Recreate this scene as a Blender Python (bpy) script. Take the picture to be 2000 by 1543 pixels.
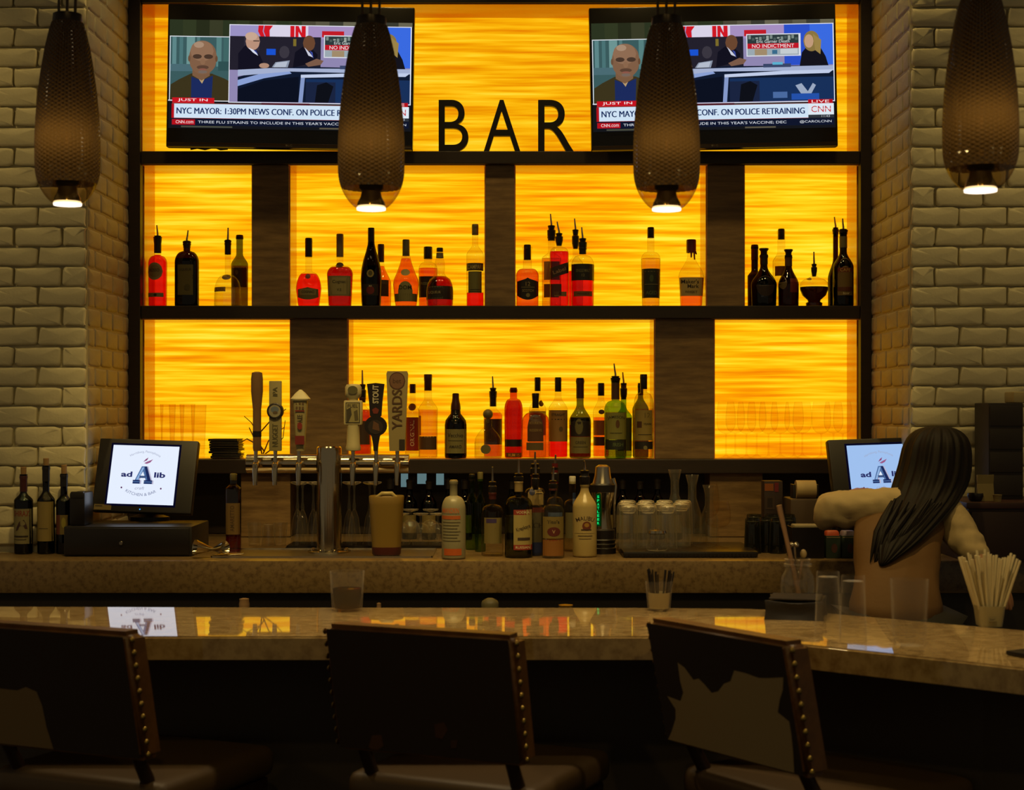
import bpy, bmesh, math, random
from mathutils import Vector, Matrix, geometry

random.seed(7)
for o in list(bpy.data.objects):
    bpy.data.objects.remove(o)
SC = bpy.context.scene
COL = SC.collection
PI = math.pi

# ---------------------------------------------------------------- measuring
# Photograph frame 2000x1543; focal length in pixels, horizon row, eye height.
F, HX, HY, ZC = 3120.0, 1000.0, 800.0, 1.52
def X(px, Y): return (px - HX) * Y / F
def Z(py, Y): return ZC - (py - HY) * Y / F
def L(h):
    """sRGB hex -> linear rgb"""
    v = [int(h[i:i + 2], 16) / 255 for i in (0, 2, 4)]
    return tuple(x / 12.92 if x <= .04045 else ((x + .055) / 1.055) ** 2.4 for x in v)

# ---------------------------------------------------------------- camera
cam = bpy.data.cameras.new('camera')
cam.sensor_width = 36
cam.sensor_fit = 'HORIZONTAL'
cam.lens = 36 * F / 2000
cam.shift_y = (HY - 1543 / 2) / 2000
cam.dof.use_dof = True
cam.dof.focus_distance = 5.75
cam.dof.aperture_fstop = 6.5
cam.clip_start = .05
camo = bpy.data.objects.new('camera', cam)
camo.location = (0, 0, ZC)
camo.rotation_euler = (PI / 2, 0, 0)
COL.objects.link(camo)
SC.camera = camo

# ---------------------------------------------------------------- world, exposure
SC.view_settings.view_transform = 'Standard'
SC.view_settings.look = 'None'
SC.view_settings.exposure = 0
SC.view_settings.gamma = 1
SC.view_settings.use_curve_mapping = False
wd = bpy.data.worlds.new('room_ambient')
wd.use_nodes = True
wd.node_tree.nodes['Background'].inputs[0].default_value = (1, .8, .5, 1)
wd.node_tree.nodes['Background'].inputs[1].default_value = .10
SC.world = wd
cy = SC.cycles
cy.use_denoising = True
cy.max_bounces = 10
cy.transparent_max_bounces = 40
cy.diffuse_bounces = 3
cy.glossy_bounces = 4
cy.caustics_reflective = False
cy.caustics_refractive = False
cy.sample_clamp_indirect = 3

# ---------------------------------------------------------------- room lamps (recessed ceiling spots)
WARM = (1, .70, .24)
CEIL = 3.7
def spot(x, y, z, power, tx, ty, tz, angle=75, blend=.6, size=.05, color=WARM):
    l = bpy.data.lights.new('ceiling_spot', 'SPOT')
    l.energy = power
    l.color = color
    l.spot_size = math.radians(angle)
    l.spot_blend = blend
    l.shadow_soft_size = size
    o = bpy.data.objects.new('ceiling_spot', l)
    o.location = (x, y, z)
    o.rotation_euler = (Vector((tx, ty, tz)) - Vector((x, y, z))).to_track_quat('-Z', 'Y').to_euler()
    COL.objects.link(o)
SPOTS = [(-2.3, 4.2, 24, -1.95, 5.42, 1.6, 62), (2.3, 4.2, 30, 1.95, 5.42, 1.6, 62),
         (-1.1, 5.3, 16, -1.0, 5.75, 1.2, 88), (-.35, 5.3, 18, -.3, 5.75, 1.2, 88),
         (.4, 5.3, 18, .35, 5.75, 1.2, 88), (1.1, 5.3, 16, 1.0, 5.75, 1.2, 88),
         (-.8, 3.8, 100, -.82, 5.25, 1.0, 42), (-.1, 3.8, 105, -.1, 5.25, 1.0, 42), (.7, 3.8, 92, .62, 5.25, 1.0, 42),
         (-.55, .9, 24, -.45, 3.1, .9, 75), (.75, .4, 24, .5, 3.1, .9, 75)]  # unseen pair added for pendant glints and fill on the stool backs
for sx, sy, e, tx, ty, tz, an in SPOTS:
    spot(sx, sy, CEIL - .04, e, tx, ty, tz, an)

# ---------------------------------------------------------------- materials
MATS = {}
def newmat(key):
    m = bpy.data.materials.new(key)
    m.use_nodes = True
    MATS[key] = m
    return m, m.node_tree.nodes, m.node_tree.links
def pm(key, col=None, rough=.5, metal=0, spec=.5, coat=0, noise=None, bump=None, sub=0):
    """principled; noise=(scale, other colour, stretch xyz, lo, hi); bump=(scale, strength)"""
    if key in MATS: return MATS[key]
    m, N, K = newmat(key)
    b = N['Principled BSDF']
    b.inputs['Base Color'].default_value = (*col, 1)
    b.inputs['Roughness'].default_value = rough
    b.inputs['Metallic'].default_value = metal
    b.inputs['Specular IOR Level'].default_value = spec
    b.inputs['Coat Weight'].default_value = coat
    b.inputs['Coat Roughness'].default_value = .08
    if noise or bump:
        tc = N.new('ShaderNodeTexCoord')
    if noise:
        sc, c2, st, lo, hi = noise
        mp = N.new('ShaderNodeMapping'); mp.inputs['Scale'].default_value = st
        nz = N.new('ShaderNodeTexNoise'); nz.inputs['Scale'].default_value = sc
        nz.inputs['Detail'].default_value = 6; nz.inputs['Roughness'].default_value = .65
        cr = N.new('ShaderNodeValToRGB')
        cr.color_ramp.elements[0].position = lo; cr.color_ramp.elements[0].color = (*col, 1)
        cr.color_ramp.elements[1].position = hi; cr.color_ramp.elements[1].color = (*c2, 1)
        K.new(tc.outputs['Object'], mp.inputs[0]); K.new(mp.outputs[0], nz.inputs['Vector'])
        K.new(nz.outputs['Fac'], cr.inputs[0]); K.new(cr.outputs[0], b.inputs['Base Color'])
    if bump:
        nb = N.new('ShaderNodeTexNoise'); nb.inputs['Scale'].default_value = bump[0]; nb.inputs['Detail'].default_value = 4
        bp = N.new('ShaderNodeBump'); bp.inputs['Strength'].default_value = bump[1]; bp.inputs['Distance'].default_value = .004
        K.new(tc.outputs['Object'], nb.inputs['Vector']); K.new(nb.outputs['Fac'], bp.inputs['Height'])
        K.new(bp.outputs[0], b.inputs['Normal'])
    return m
def emit(key, col, strength=1):
    if key in MATS: return MATS[key]
    m, N, K = newmat(key)
    N.remove(N['Principled BSDF'])
    e = N.new('ShaderNodeEmission')
    e.inputs[0].default_value = (*col, 1); e.inputs[1].default_value = strength
    K.new(e.outputs[0], N['Material Output'].inputs[0])
    return m
def glass(key, tint, edge=.85, rough=.02, rim_light=0.0, g0=.045, gmax=.30):
    """thin-walled tinted glass: straight-through tint that deepens where the wall is seen edge-on, Fresnel gloss,
    and (haze) pale diffuse edges painted in for light gathered at the rim"""
    if key in MATS: return MATS[key]
    m, N, K = newmat(key)
    N.remove(N['Principled BSDF'])
    lw = N.new('ShaderNodeLayerWeight'); lw.inputs[0].default_value = .5
    pw = N.new('ShaderNodeMath'); pw.operation = 'POWER'; pw.inputs[1].default_value = 4
    K.new(lw.outputs['Facing'], pw.inputs[0])
    mx = N.new('ShaderNodeMix'); mx.data_type = 'RGBA'
    mx.inputs['A'].default_value = (*tint, 1)
    mx.inputs['B'].default_value = (*[t * edge for t in tint], 1)
    K.new(pw.outputs[0], mx.inputs['Factor'])
    t = N.new('ShaderNodeBsdfTransparent'); K.new(mx.outputs['Result'], t.inputs[0])
    g = N.new('ShaderNodeBsdfGlossy'); g.inputs['Roughness'].default_value = rough
    fr = N.new('ShaderNodeMath'); fr.operation = 'MULTIPLY_ADD'; fr.inputs[1].default_value = gmax; fr.inputs[2].default_value = g0
    K.new(pw.outputs[0], fr.inputs[0])
    ms = N.new('ShaderNodeMixShader')
    K.new(fr.outputs[0], ms.inputs[0]); K.new(t.outputs[0], ms.inputs[1]); K.new(g.outputs[0], ms.inputs[2])
    out = ms
    if rim_light:
        d = N.new('ShaderNodeBsdfDiffuse'); d.inputs[0].default_value = (.85, .79, .64, 1)  # pale diffuse colour stands in for light refracted at glass edges
        hm = N.new('ShaderNodeMath'); hm.operation = 'MULTIPLY_ADD'; hm.inputs[1].default_value = rim_light * 3; hm.inputs[2].default_value = rim_light * .2
        K.new(pw.outputs[0], hm.inputs[0])
        out = N.new('ShaderNodeMixShader')
        K.new(hm.outputs[0], out.inputs[0]); K.new(ms.outputs[0], out.inputs[1]); K.new(d.outputs[0], out.inputs[2])
    K.new(out.outputs[0], N['Material Output'].inputs[0])
    return m
def colmat(key, emission=False, rough=.55):
    """colour read from the mesh's own colour attribute (flat print, screen pictures)"""
    if key in MATS: return MATS[key]
    m, N, K = newmat(key)
    a = N.new('ShaderNodeVertexColor'); a.layer_name = 'Col'
    if emission:
        N.remove(N['Principled BSDF'])
        e = N.new('ShaderNodeEmission'); K.new(a.outputs[0], e.inputs[0])
        K.new(e.outputs[0], N['Material Output'].inputs[0])
    else:
        b = N['Principled BSDF']; b.inputs['Roughness'].default_value = rough
        K.new(a.outputs[0], b.inputs['Base Color'])
    return m

# ---------------------------------------------------------------- mesh builder
class MB:
    def __init__(s):
        s.v = []; s.f = []; s.m = []; s.c = []; s.mi = 0
    def add(s, vs, fs, col=None):
        o = len(s.v)
        s.v += [tuple(p) for p in vs]
        for f in fs:
            s.f.append(tuple(i + o for i in f)); s.m.append(s.mi); s.c.append(col)
        return s
    def box(s, x0, x1, y0, y1, z0, z1, bev=0, mat=None, seg=2):
        if bev:
            bm = bmesh.new()
            bmesh.ops.create_cube(bm, size=1, matrix=Matrix.Translation(((x0 + x1) / 2, (y0 + y1) / 2, (z0 + z1) / 2)) @ Matrix.Diagonal((x1 - x0, y1 - y0, z1 - z0, 1)))
            bmesh.ops.bevel(bm, geom=bm.edges[:], offset=bev, segments=seg, affect='EDGES', profile=.6)
            bm.verts.index_update()
            vs = [v.co.copy() for v in bm.verts]; fs = [[v.index for v in f.verts] for f in bm.faces]
            bm.free()
        else:
            vs = [Vector(p) for p in ((x0, y0, z0), (x1, y0, z0), (x1, y1, z0), (x0, y1, z0), (x0, y0, z1), (x1, y0, z1), (x1, y1, z1), (x0, y1, z1))]
            fs = [(0, 3, 2, 1), (4, 5, 6, 7), (0, 1, 5, 4), (1, 2, 6, 5), (2, 3, 7, 6), (3, 0, 4, 7)]
        if mat is not None: vs = [mat @ p for p in vs]
        return s.add(vs, fs)
    def lathe(s, prof, seg=28, n=None, dep=1, at=(0, 0, 0), close=True):
        """prof [(r, z)] or [(r, z, n)]; n = squareness of the plan"""
        rings = []
        vs, fs = [], []
        for p in prof:
            r, z = p[0], p[1]; nn = p[2] if len(p) > 2 else (n or 2)
            ring = []
            for k in range(seg):
                t = 2 * PI * (k + .5) / seg
                c_, s_ = math.cos(t), math.sin(t)
                if nn != 2:
                    c_ = math.copysign(abs(c_) ** (2 / nn), c_); s_ = math.copysign(abs(s_) ** (2 / nn), s_)
                ring.append(len(vs)); vs.append((at[0] + r * c_, at[1] + r * s_ * dep, at[2] + z))
            rings.append(ring)
        for a, b in zip(rings, rings[1:]):
            for k in range(seg):
                k2 = (k + 1) % seg
                fs.append((a[k], a[k2], b[k2], b[k]))
        if close:
            fs.append(tuple(reversed(rings[0]))); fs.append(tuple(rings[-1]))
        return s.add(vs, fs)
    def tube(s, pts, r, seg=8, close=True):
        pts = [Vector(p) for p in pts]
        rs = r if isinstance(r, (list, tuple)) else [r] * len(pts)
        vs, fs, rings = [], [], []
        up = None
        for i, p in enumerate(pts):
            d = (pts[min(i + 1, len(pts) - 1)] - pts[max(i - 1, 0)]).normalized()
            if up is None:
                up = Vector((0, 0, 1)) if abs(d.z) < .9 else Vector((1, 0, 0))
            a = d.cross(up).normalized(); b = a.cross(d).normalized(); up = b
            rings.append([len(vs) + k for k in range(seg)])
            for k in range(seg):
                t = 2 * PI * k / seg
                vs.append(p + (a * math.cos(t) + b * math.sin(t)) * rs[i])
        for a, b in zip(rings, rings[1:]):
            for k in range(seg):
                fs.append((a[k], b[k], b[(k + 1) % seg], a[(k + 1) % seg]))
        if close:
            fs.append(tuple(rings[0])); fs.append(tuple(reversed(rings[-1])))
        return s.add(vs, fs)
    def prism(s, poly, h0, h1, fn):
        """poly 2D, extruded h0..h1; fn(u, v, h) -> xyz"""
        tri = geometry.tessellate_polygon([[Vector((p[0], p[1], 0)) for p in poly]])
        n = len(poly)
        vs = [fn(p[0], p[1], h0) for p in poly] + [fn(p[0], p[1], h1) for p in poly]
        fs = [tuple(t) for t in tri] + [tuple(n + i for i in reversed(t)) for t in tri]
        fs += [(i, (i + 1) % n, n + (i + 1) % n, n + i) for i in range(n)]
        return s.add(vs, fs)
    def obj(s, name, mat, parent=None, loc=None, smooth=True, angle=40, fix=True, data=None):
        me = data or s.mesh(name, mat, smooth, angle, fix)
        o = bpy.data.objects.new(name, me)
        COL.objects.link(o)
        if parent is not None: o.parent = parent
        if loc is not None: o.location = loc
        return o
    def mesh(s, name, mat, smooth=True, angle=40, fix=True):
        me = bpy.data.meshes.new(name)
        me.from_pydata(s.v, [], s.f)
        for m in (mat if isinstance(mat, (list, tuple)) else [mat]): me.materials.append(m)
        me.polygons.foreach_set('material_index', s.m)
        if any(c is not None for c in s.c):
            at = me.color_attributes.new('Col', 'FLOAT_COLOR', 'CORNER')
            buf = []
            for f, c in zip(s.f, s.c):
                buf += list((*(c or (1, 1, 1)), 1)) * len(f)
            at.data.foreach_set('color', buf)
        if fix:
            bm = bmesh.new(); bm.from_mesh(me); bmesh.ops.recalc_face_normals(bm, faces=bm.faces); bm.to_mesh(me); bm.free()
        me.polygons.foreach_set('use_smooth', [smooth] * len(me.polygons))
        if smooth: me.set_sharp_from_angle(angle=math.radians(angle))
        me.update()
        return me

def empty(name, loc, label=None, cat=None, group=None, kind=None, rz=0):
    o = bpy.data.objects.new(name, None)
    o.empty_display_size = .05
    o.location = loc; o.rotation_euler = (0, 0, rz)
    COL.objects.link(o)
    return tag(o, label, cat, group, kind)
def tag(o, label=None, cat=None, group=None, kind=None):
    for k, v in (('label', label), ('category', cat), ('group', group), ('kind', kind)):
        if v: o[k] = v
    return o
def copy_tree(o, parent=None):
    c = o.copy(); COL.objects.link(c)
    if parent is not None: c.parent = parent
    for ch in list(o.children): copy_tree(ch, c)
    return c

# ---------------------------------------------------------------- lettering and flat print
TXT = {}
def text_geo(s, bold=0.0, shear=0.0, res=3):
    k = (s, bold, shear, res)
    if k not in TXT:
        cu = bpy.data.curves.new('lettering', 'FONT')
        cu.body = s; cu.size = 1; cu.offset = bold; cu.shear = shear; cu.resolution_u = res
        ob = bpy.data.objects.new('lettering', cu)
        me = bpy.data.meshes.new_from_object(ob)
        vs = [(v.co.x, v.co.y) for v in me.vertices]; fs = [tuple(p.vertices) for p in me.polygons]
        bpy.data.objects.remove(ob); bpy.data.curves.remove(cu); bpy.data.meshes.remove(me)
        x0 = min(v[0] for v in vs); x1 = max(v[0] for v in vs); y0 = min(v[1] for v in vs); y1 = max(v[1] for v in vs)
        TXT[k] = (vs, fs, x0, x1, y0, y1)
    return TXT[k]
class Print:
    """flat coloured shapes in photo pixels (x right, y down)"""
    def __init__(s): s.items = []; s.lay = 0
    def put(s, vs, fs, col):
        s.lay += 1
        s.items.append((vs, fs, col, s.lay)); return s
    def strip(s, x0, x1, top, bot, col, nx=8, ny=3):
        vs, fs = [], []
        for i in range(nx + 1):
            x = x0 + (x1 - x0) * i / nx
            a, b = top(x), bot(x)
            for j in range(ny + 1): vs.append((x, a + (b - a) * j / ny))
        for i in range(nx):
            for j in range(ny):
                k = i * (ny + 1) + j
                fs.append((k, k + 1, k + ny + 2, k + ny + 1))
        return s.put(vs, fs, col)
    def rect(s, x0, y0, x1, y1, col, nx=6, ny=2): return s.strip(x0, x1, lambda x: y0, lambda x: y1, col, nx, ny)
    def oval(s, x, y, rx, ry, col, nx=14):
        h = lambda q: ry * math.sqrt(max(0, 1 - ((q - x) / rx) ** 2))
        return s.strip(x - rx, x + rx, lambda q: y - h(q), lambda q: y + h(q), col, nx, 2)
    def poly(s, pts, col):
        tri = geometry.tessellate_polygon([[Vector((p[0], p[1], 0)) for p in pts]])
        return s.put(list(pts), [tuple(t) for t in tri], col)
    def text(s, t, x, y, h, col, w=None, bold=0.0, shear=0, rot=0, align=0, arc=None):
        """x,y = centre (align 0) or left edge (align -1); h = height in px; w = fit width; arc=(radius, sign)"""
        vs, fs, x0, x1, y0, y1 = text_geo(t, bold, shear)
        sy = h / (y1 - y0); sx = w / (x1 - x0) if w else sy
        out = []
        for a, b in vs:
            u = (a - (x0 + x1) / 2) * sx if align == 0 else (a - x0) * sx
            q = -(b - (y0 + y1) / 2) * sy
            if arc:
                R, sg = arc
                th = u / R
                rr = R - sg * q
                u, q = rr * math.sin(th), sg * (R - rr * math.cos(th))
            if rot:
                u, q = u * math.cos(rot) - q * math.sin(rot), u * math.sin(rot) + q * math.cos(rot)
            out.append((x + u, y + q))
        return s.put(out, fs, col)
    def build(s, fn, mb=None):
        mb = mb or MB()
        for vs, fs, col, lay in s.items:
            mb.add([fn(p[0], p[1], lay) for p in vs], fs, col)
        return mb
PRINT = colmat('printed_paper')
SCREEN = colmat('lit_screen', True)
# ================================================================ SETTING
YC = 5.42            # front face of the two brick piers
YS, YB = 6.0, 6.22   # front of the back-bar shelving, its lit back
XL, XR = X(250, YS), X(1703, YS)
CZ = 1.038           # back counter top
CYF = 5.10           # back counter front edge
BZ = 1.037           # guest bar top
def bar_Y(py): return (ZC - BZ) * F / (py - HY)
def ctr_Y(py): return (ZC - CZ) * F / (py - HY)

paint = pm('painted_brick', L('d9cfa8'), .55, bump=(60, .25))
shaded_paint = pm('shaded_painted_brick', L('a39a80'), .6, bump=(60, .25))  # shade of the pier sides put into a darker, greyer copy
wall_in = pm('dark_plaster', L('4a3a26'), .8)
f = MB().box(-3.6, 3.6, -2.6, 6.6, -.05, 0).obj('floor', pm('floor_boards', L('3a2a1a'), .4, noise=(3, L('281a0e'), (1, 12, 1), .35, .7)), smooth=False); tag(f, kind='structure')
f = MB().box(-3.6, 3.6, -2.6, 6.6, CEIL, CEIL + .08).obj('ceiling', pm('ceiling_paint', L('5a4c36'), .8), smooth=False); tag(f, kind='structure')
f = MB().box(XL - .01, XR + .01, YB + .09, 6.5, 0, CEIL).obj('wall_back', wall_in, smooth=False); tag(f, kind='structure')

def brick_mesh(Lx, H, rnd, mat=None):
    d, n = .0115, 16
    out = []
    for k in range(n):
        t = 2 * PI * (k + .5) / n
        c_, s_ = math.cos(t), math.sin(t)
        c_ = math.copysign(abs(c_) ** .2, c_); s_ = math.copysign(abs(s_) ** .2, s_)
        out.append((c_ * Lx / 2 + rnd.uniform(-.0035, .0035), s_ * H / 2 + rnd.uniform(-.0028, .0028)))
    mb = MB(); vs = []; fs = []
    for dep, ins in ((.004, -.001), (-d * .55, .0), (-d * .9, .003), (-d, .008)):
        for x, z in out:
            vs.append((x - math.copysign(ins, x), dep + rnd.uniform(-.001, .001), z - math.copysign(ins, z)))
    for r in range(3):
        for k in range(n):
            a, b = r * n + k, r * n + (k + 1) % n
            fs.append((a, b, b + n, a + n))
    vs.append((0, -d - rnd.uniform(0, .002), 0))
    for k in range(n): fs.append((3 * n + k, 3 * n + (k + 1) % n, len(vs) - 1))
    return mb.add(vs, fs).mesh('brick', mat or paint, True, 75)
rnd = random.Random(3)
BH, BL = .0676, .163
FULL = [brick_mesh(BL - .0045, BH - .0045, rnd) for _ in range(6)]
HALF = [brick_mesh(BL / 2 - .0045, BH - .0045, rnd) for _ in range(5)]
FULL2 = [brick_mesh(BL - .0045, BH - .0045, rnd, shaded_paint) for _ in range(4)]
HALF2 = [brick_mesh(BL / 2 - .0045, BH - .0045, rnd, shaded_paint) for _ in range(3)]
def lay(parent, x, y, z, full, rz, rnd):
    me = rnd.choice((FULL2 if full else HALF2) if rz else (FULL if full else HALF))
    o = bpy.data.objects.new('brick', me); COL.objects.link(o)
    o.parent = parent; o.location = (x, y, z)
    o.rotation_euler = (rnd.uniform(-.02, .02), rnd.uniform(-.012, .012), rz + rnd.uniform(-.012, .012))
def pier(side):
    s = -1 if side == 'left' else 1
    xc = XL if side == 'left' else XR
    xo = xc + s * 4.6 * BL
    mb = MB()
    mb.box(min(xc, xo), max(xc, xo), YC + .008, 6.5, 0, CEIL)
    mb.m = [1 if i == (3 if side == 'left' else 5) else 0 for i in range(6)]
    w = mb.obj('wall_' + side, [paint, shaded_paint], smooth=False); tag(w, kind='structure')
    rn = random.Random(11 if s < 0 else 12)
    for r in range(30):
        z = CZ + .02 + BH * (r + .5)
        off = 0
        first_half = r % 2
        x = 0.0
        if first_half:
            lay(w, xc + s * BL / 4, YC, z, False, 0, rn); x = BL / 2
        for k in range(4 if first_half else 5):
            lay(w, xc + s * (x + BL / 2), YC, z, True, 0, rn); x += BL
        y = YC + .012
        if not first_half:
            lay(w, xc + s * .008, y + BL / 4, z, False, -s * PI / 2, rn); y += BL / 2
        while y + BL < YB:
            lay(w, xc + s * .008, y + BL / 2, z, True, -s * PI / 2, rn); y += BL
pier('left'); pier('right')
for side, s in (('far_left', -1), ('far_right', 1)):
    e_ = (XL if s < 0 else XR) + s * 4.4 * BL
    w = MB().box(min(e_, s * 3.4), max(e_, s * 3.4), YC - .02, 6.5, 0, CEIL).obj('wall_' + side, wall_in, smooth=False); tag(w, kind='structure')

# ================================================================ BACK-BAR SHELVING
wood = pm('dark_stained_wood', L('2a1c12'), .5, noise=(8, L('1d130c'), (1, 1, 12), .3, .7))
veneer = pm('figured_brown_veneer', L('8c7046'), .45, noise=(5, L('674f30'), (1.2, 1, 9), .35, .65), bump=(25, .3))
liner = pm('pale_liner', L('f08c48'), .3, coat=.5)
def panel_mat(key, gain, seed):
    m, N, K = newmat(key)
    N.remove(N['Principled BSDF'])
    tc = N.new('ShaderNodeTexCoord')
    def noise(scale, st, det):
        mp = N.new('ShaderNodeMapping'); mp.inputs['Scale'].default_value = st; mp.inputs['Location'].default_value = (seed, 0, seed * .7)
        K.new(tc.outputs['Object'], mp.inputs[0])
        nz = N.new('ShaderNodeTexNoise'); nz.inputs['Scale'].default_value = scale; nz.inputs['Detail'].default_value = det
        nz.inputs['Roughness'].default_value = .55
        K.new(mp.outputs[0], nz.inputs['Vector']); return nz.outputs['Fac']
    a = noise(1, (2.4, 1, 62), 2.5); b = noise(1, (1.6, 1, 2.5), 1)
    ad = N.new('ShaderNodeMath'); ad.operation = 'MULTIPLY_ADD'; ad.inputs[1].default_value = .35
    K.new(b, ad.inputs[0]); K.new(a, ad.inputs[2])
    cr = N.new('ShaderNodeValToRGB'); e = cr.color_ramp.elements
    e[0].position = .44; e[0].color = (.92, .225, .001, 1)
    e[1].position = .95; e[1].color = (1.35, .86, .06, 1)
    for p, c_ in ((.58, (1.02, .37, .001, 1)), (.69, (1.12, .52, .003, 1)), (.82, (1.22, .70, .014, 1))):
        x = e.new(p); x.color = c_
    K.new(ad.outputs[0], cr.inputs[0])
    em = N.new('ShaderNodeEmission'); em.inputs[1].default_value = gain
    K.new(cr.outputs[0], em.inputs[0]); K.new(em.outputs[0], N['Material Output'].inputs[0])
    return m
unit = empty('back_bar_shelving', (0, YS, 0), 'tall dark wood back bar shelving with glowing amber backlit niches between two brick piers', 'shelving')
def U(x0, x1, y0, y1, z0, z1, name, mat, bev=0, smooth=False):
    return MB().box(x0, x1, y0 - YS, y1 - YS, z0, z1, bev).obj(name, mat, unit, smooth=smooth)
zt, z1a, z1b, z2a, z2b, z3a, z3b = (Z(p, YS) for p in (5, 295, 320, 597, 622, 897, 925))
for a, b in ((XL + .001, X(275, YS)), (X(1680, YS), XR - .001)):
    U(a, b, YS - .01, YB + .05, CZ + .001, zt + .25, 'side_post', wood, .003)
xa, xb = X(275, YS), X(1680, YS)
U(xa, xb, YS, YB + .05, zt, zt + .25, 'top_rail', wood, .003)
for a, b in ((z1b, z1a), (z2b, z2a), (z3b, z3a)):
    U(xa, xb, YS, YB + .05, a, b, 'shelf', wood, .003)
RE = .03
def divider(p0, p1, za, zb):
    U(X(p0, YS), X(p1, YS), YS + RE, YB + .04, za, zb, 'divider', veneer, .002)
for p0, p1 in ((490, 562), (948, 1005), (1383, 1456)): divider(p0, p1, z2a, z1b)
for p0, p1 in ((565, 677), (1281, 1397)): divider(p0, p1, z3a, z2b)
for p0, p1 in ((468, 565), (1388, 1492)): divider(p0, p1, CZ + .002, z3b)
for i, (p0, p1, za, zb, g) in enumerate(((275, 1680, z1a, zt, .86), (275, 490, z2a, z1b, .97), (562, 948, z2a, z1b, 1), (1005, 1383, z2a, z1b, 1.03),
                                      (1456, 1680, z2a, z1b, 1.03), (275, 565, z3a, z2b, .96), (677, 1281, z3a, z2b, 1.0), (1397, 1680, z3a, z2b, 1))):
    x0, x1 = X(p0, YS), X(p1, YS)
    y0 = YS + (RE if i else 0) + .012
    t = .004
    U(x0 + .0005, x1 - .0005, YB, YB + .03, za, zb, 'light_panel', panel_mat('amber_resin_panel_%d' % i, g, i * 3.7))
    for a, b in ((x0, x0 + t), (x1 - t, x1)):
        U(a, b, y0, YB, za, zb, 'side_liner', liner)
    U(x0, x1, YS + .012, YB, zb - t, zb, 'top_liner', liner)
    if i in (0, 5, 6, 7): U(x0 + t, x1 - t, YS + .05, YB, za, za + t * .5, 'floor_liner', liner)
U(xa, X(468, YS), YB - .02, YB + .05, CZ + .002, z3b, 'lower_back', wood)
U(X(565, YS), X(1388, YS), YB - .02, YB + .05, CZ + .002, z3b, 'lower_back', wood)
U(X(1492, YS), xb, YB - .02, YB + .05, CZ + .002, z3b, 'lower_back', wood)

# BAR letters
lm = pm('black_letter_metal', L('120c08'), .4)
for ch, p0, p1 in (('B', 857, 915), ('A', 945, 1016), ('R', 1051, 1120)):
    vs, fs, x0, x1, y0, y1 = text_geo(ch, -.002, 0, 14)
    Yl = YS + .015
    w, h = (p1 - p0) * Yl / F, .1925
    mb = MB(); n = len(vs)
    pt = [((a - x0) / (x1 - x0) * w - w / 2, (b - y0) / (y1 - y0) * h) for a, b in vs]
    mb.add([(u, -.012, q) for u, q in pt] + [(u, .012, q) for u, q in pt], [f for f in fs] + [tuple(n + i for i in reversed(f)) for f in fs])
    ed = {}
    for f_ in fs:
        for i in range(len(f_)):
            e = (f_[i], f_[(i + 1) % len(f_)]); ed[e] = 1
    mb.f += [(a, b, b + n, a + n) for a, b in ed if (b, a) not in ed]
    mb.m = [0] * len(mb.f); mb.c = [None] * len(mb.f)
    o = mb.obj('sign_letter', lm, smooth=False, loc=(X((p0 + p1) / 2, Yl), Yl, z1a + .0005))
    tag(o, 'black metal capital letter %s standing on the top shelf' % ch, 'sign letter', 'letters spelling BAR on the top shelf')

# ================================================================ COUNTERS
stone = pm('speckled_granite', L('786240'), .3, noise=(55, L('4a3620'), (1, 1, 1), .46, .72))
stone_top = pm('polished_quartz', L('b89d68'), .025, noise=(26, L('86693c'), (1, 1.6, 1), .42, .72), spec=.42)
black_wood = pm('black_cabinet', L('3c342a'), .6)
bc = empty('back_counter', (0, CYF, 0), 'long speckled granite back counter with a thick front edge below the shelving', 'counter')
mb = MB(); mb.box(XL + .001, XR - .001, YC - CYF - .026, YB - .025 - CYF, CZ - .105, CZ)
mb.box(-2.6, 2.6, 0, YC - .024 - CYF, CZ - .105, CZ, .006)
mb.obj('counter_top', stone, bc)
MB().box(-2.6, 2.6, .05, YC - .03 - CYF, 0, CZ - .106).obj('cabinet_body', black_wood, bc, smooth=False)

bar = empty('guest_bar', (0, 3.5, 0), 'polished tan quartz guest bar that bends towards the right, stools drawn up to it', 'bar counter')
front = [(-500, 1241.5), (200, 1243), (900, 1243), (1300, 1243), (1400, 1245), (1480, 1250), (1560, 1257.5), (1700, 1272), (1850, 1288), (2000, 1305), (2350, 1352)]
back = [(2400, 1262), (2000, 1231), (1880, 1221), (1750, 1209), (1640, 1199.5), (1540, 1191.5), (1450, 1188.5), (1250, 1187), (600, 1186.5), (0, 1184.5), (-500, 1184)]
fo = [(X(a, bar_Y(b)), bar_Y(b)) for a, b in front]; ba = [(X(a, bar_Y(b)), bar_Y(b)) for a, b in back]
bmB = bmesh.new()
vv = [bmB.verts.new((x, y - 3.5, BZ - .05)) for x, y in fo + ba]
fc = bmB.faces.new(vv)
ex = bmesh.ops.extrude_face_region(bmB, geom=[fc])
for g in ex['geom']:
    if isinstance(g, bmesh.types.BMVert): g.co.z += .05
bmB.normal_update()
tops = [e for e in bmB.edges if all(abs(v.co.z - BZ) < 1e-5 for v in e.verts) and len(e.link_faces) == 2]
bmesh.ops.bevel(bmB, geom=tops, offset=.004, segments=3, affect='EDGES')
mb = MB(); bmB.verts.index_update(); mb.add([v.co for v in bmB.verts], [[v.index for v in f.verts] for f in bmB.faces]); bmB.free()
mb.obj('bar_top', stone_top, bar, angle=50)
mb = MB()
poly = [(x, y + .26 - 3.5) for x, y in fo] + [(x, y - .03 - 3.5) for x, y in ba]
mb.prism(poly, 0, BZ - .0505, lambda u, v, h: (u, v, h))
mb.obj('bar_front', black_wood, bar, smooth=False)

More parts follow.
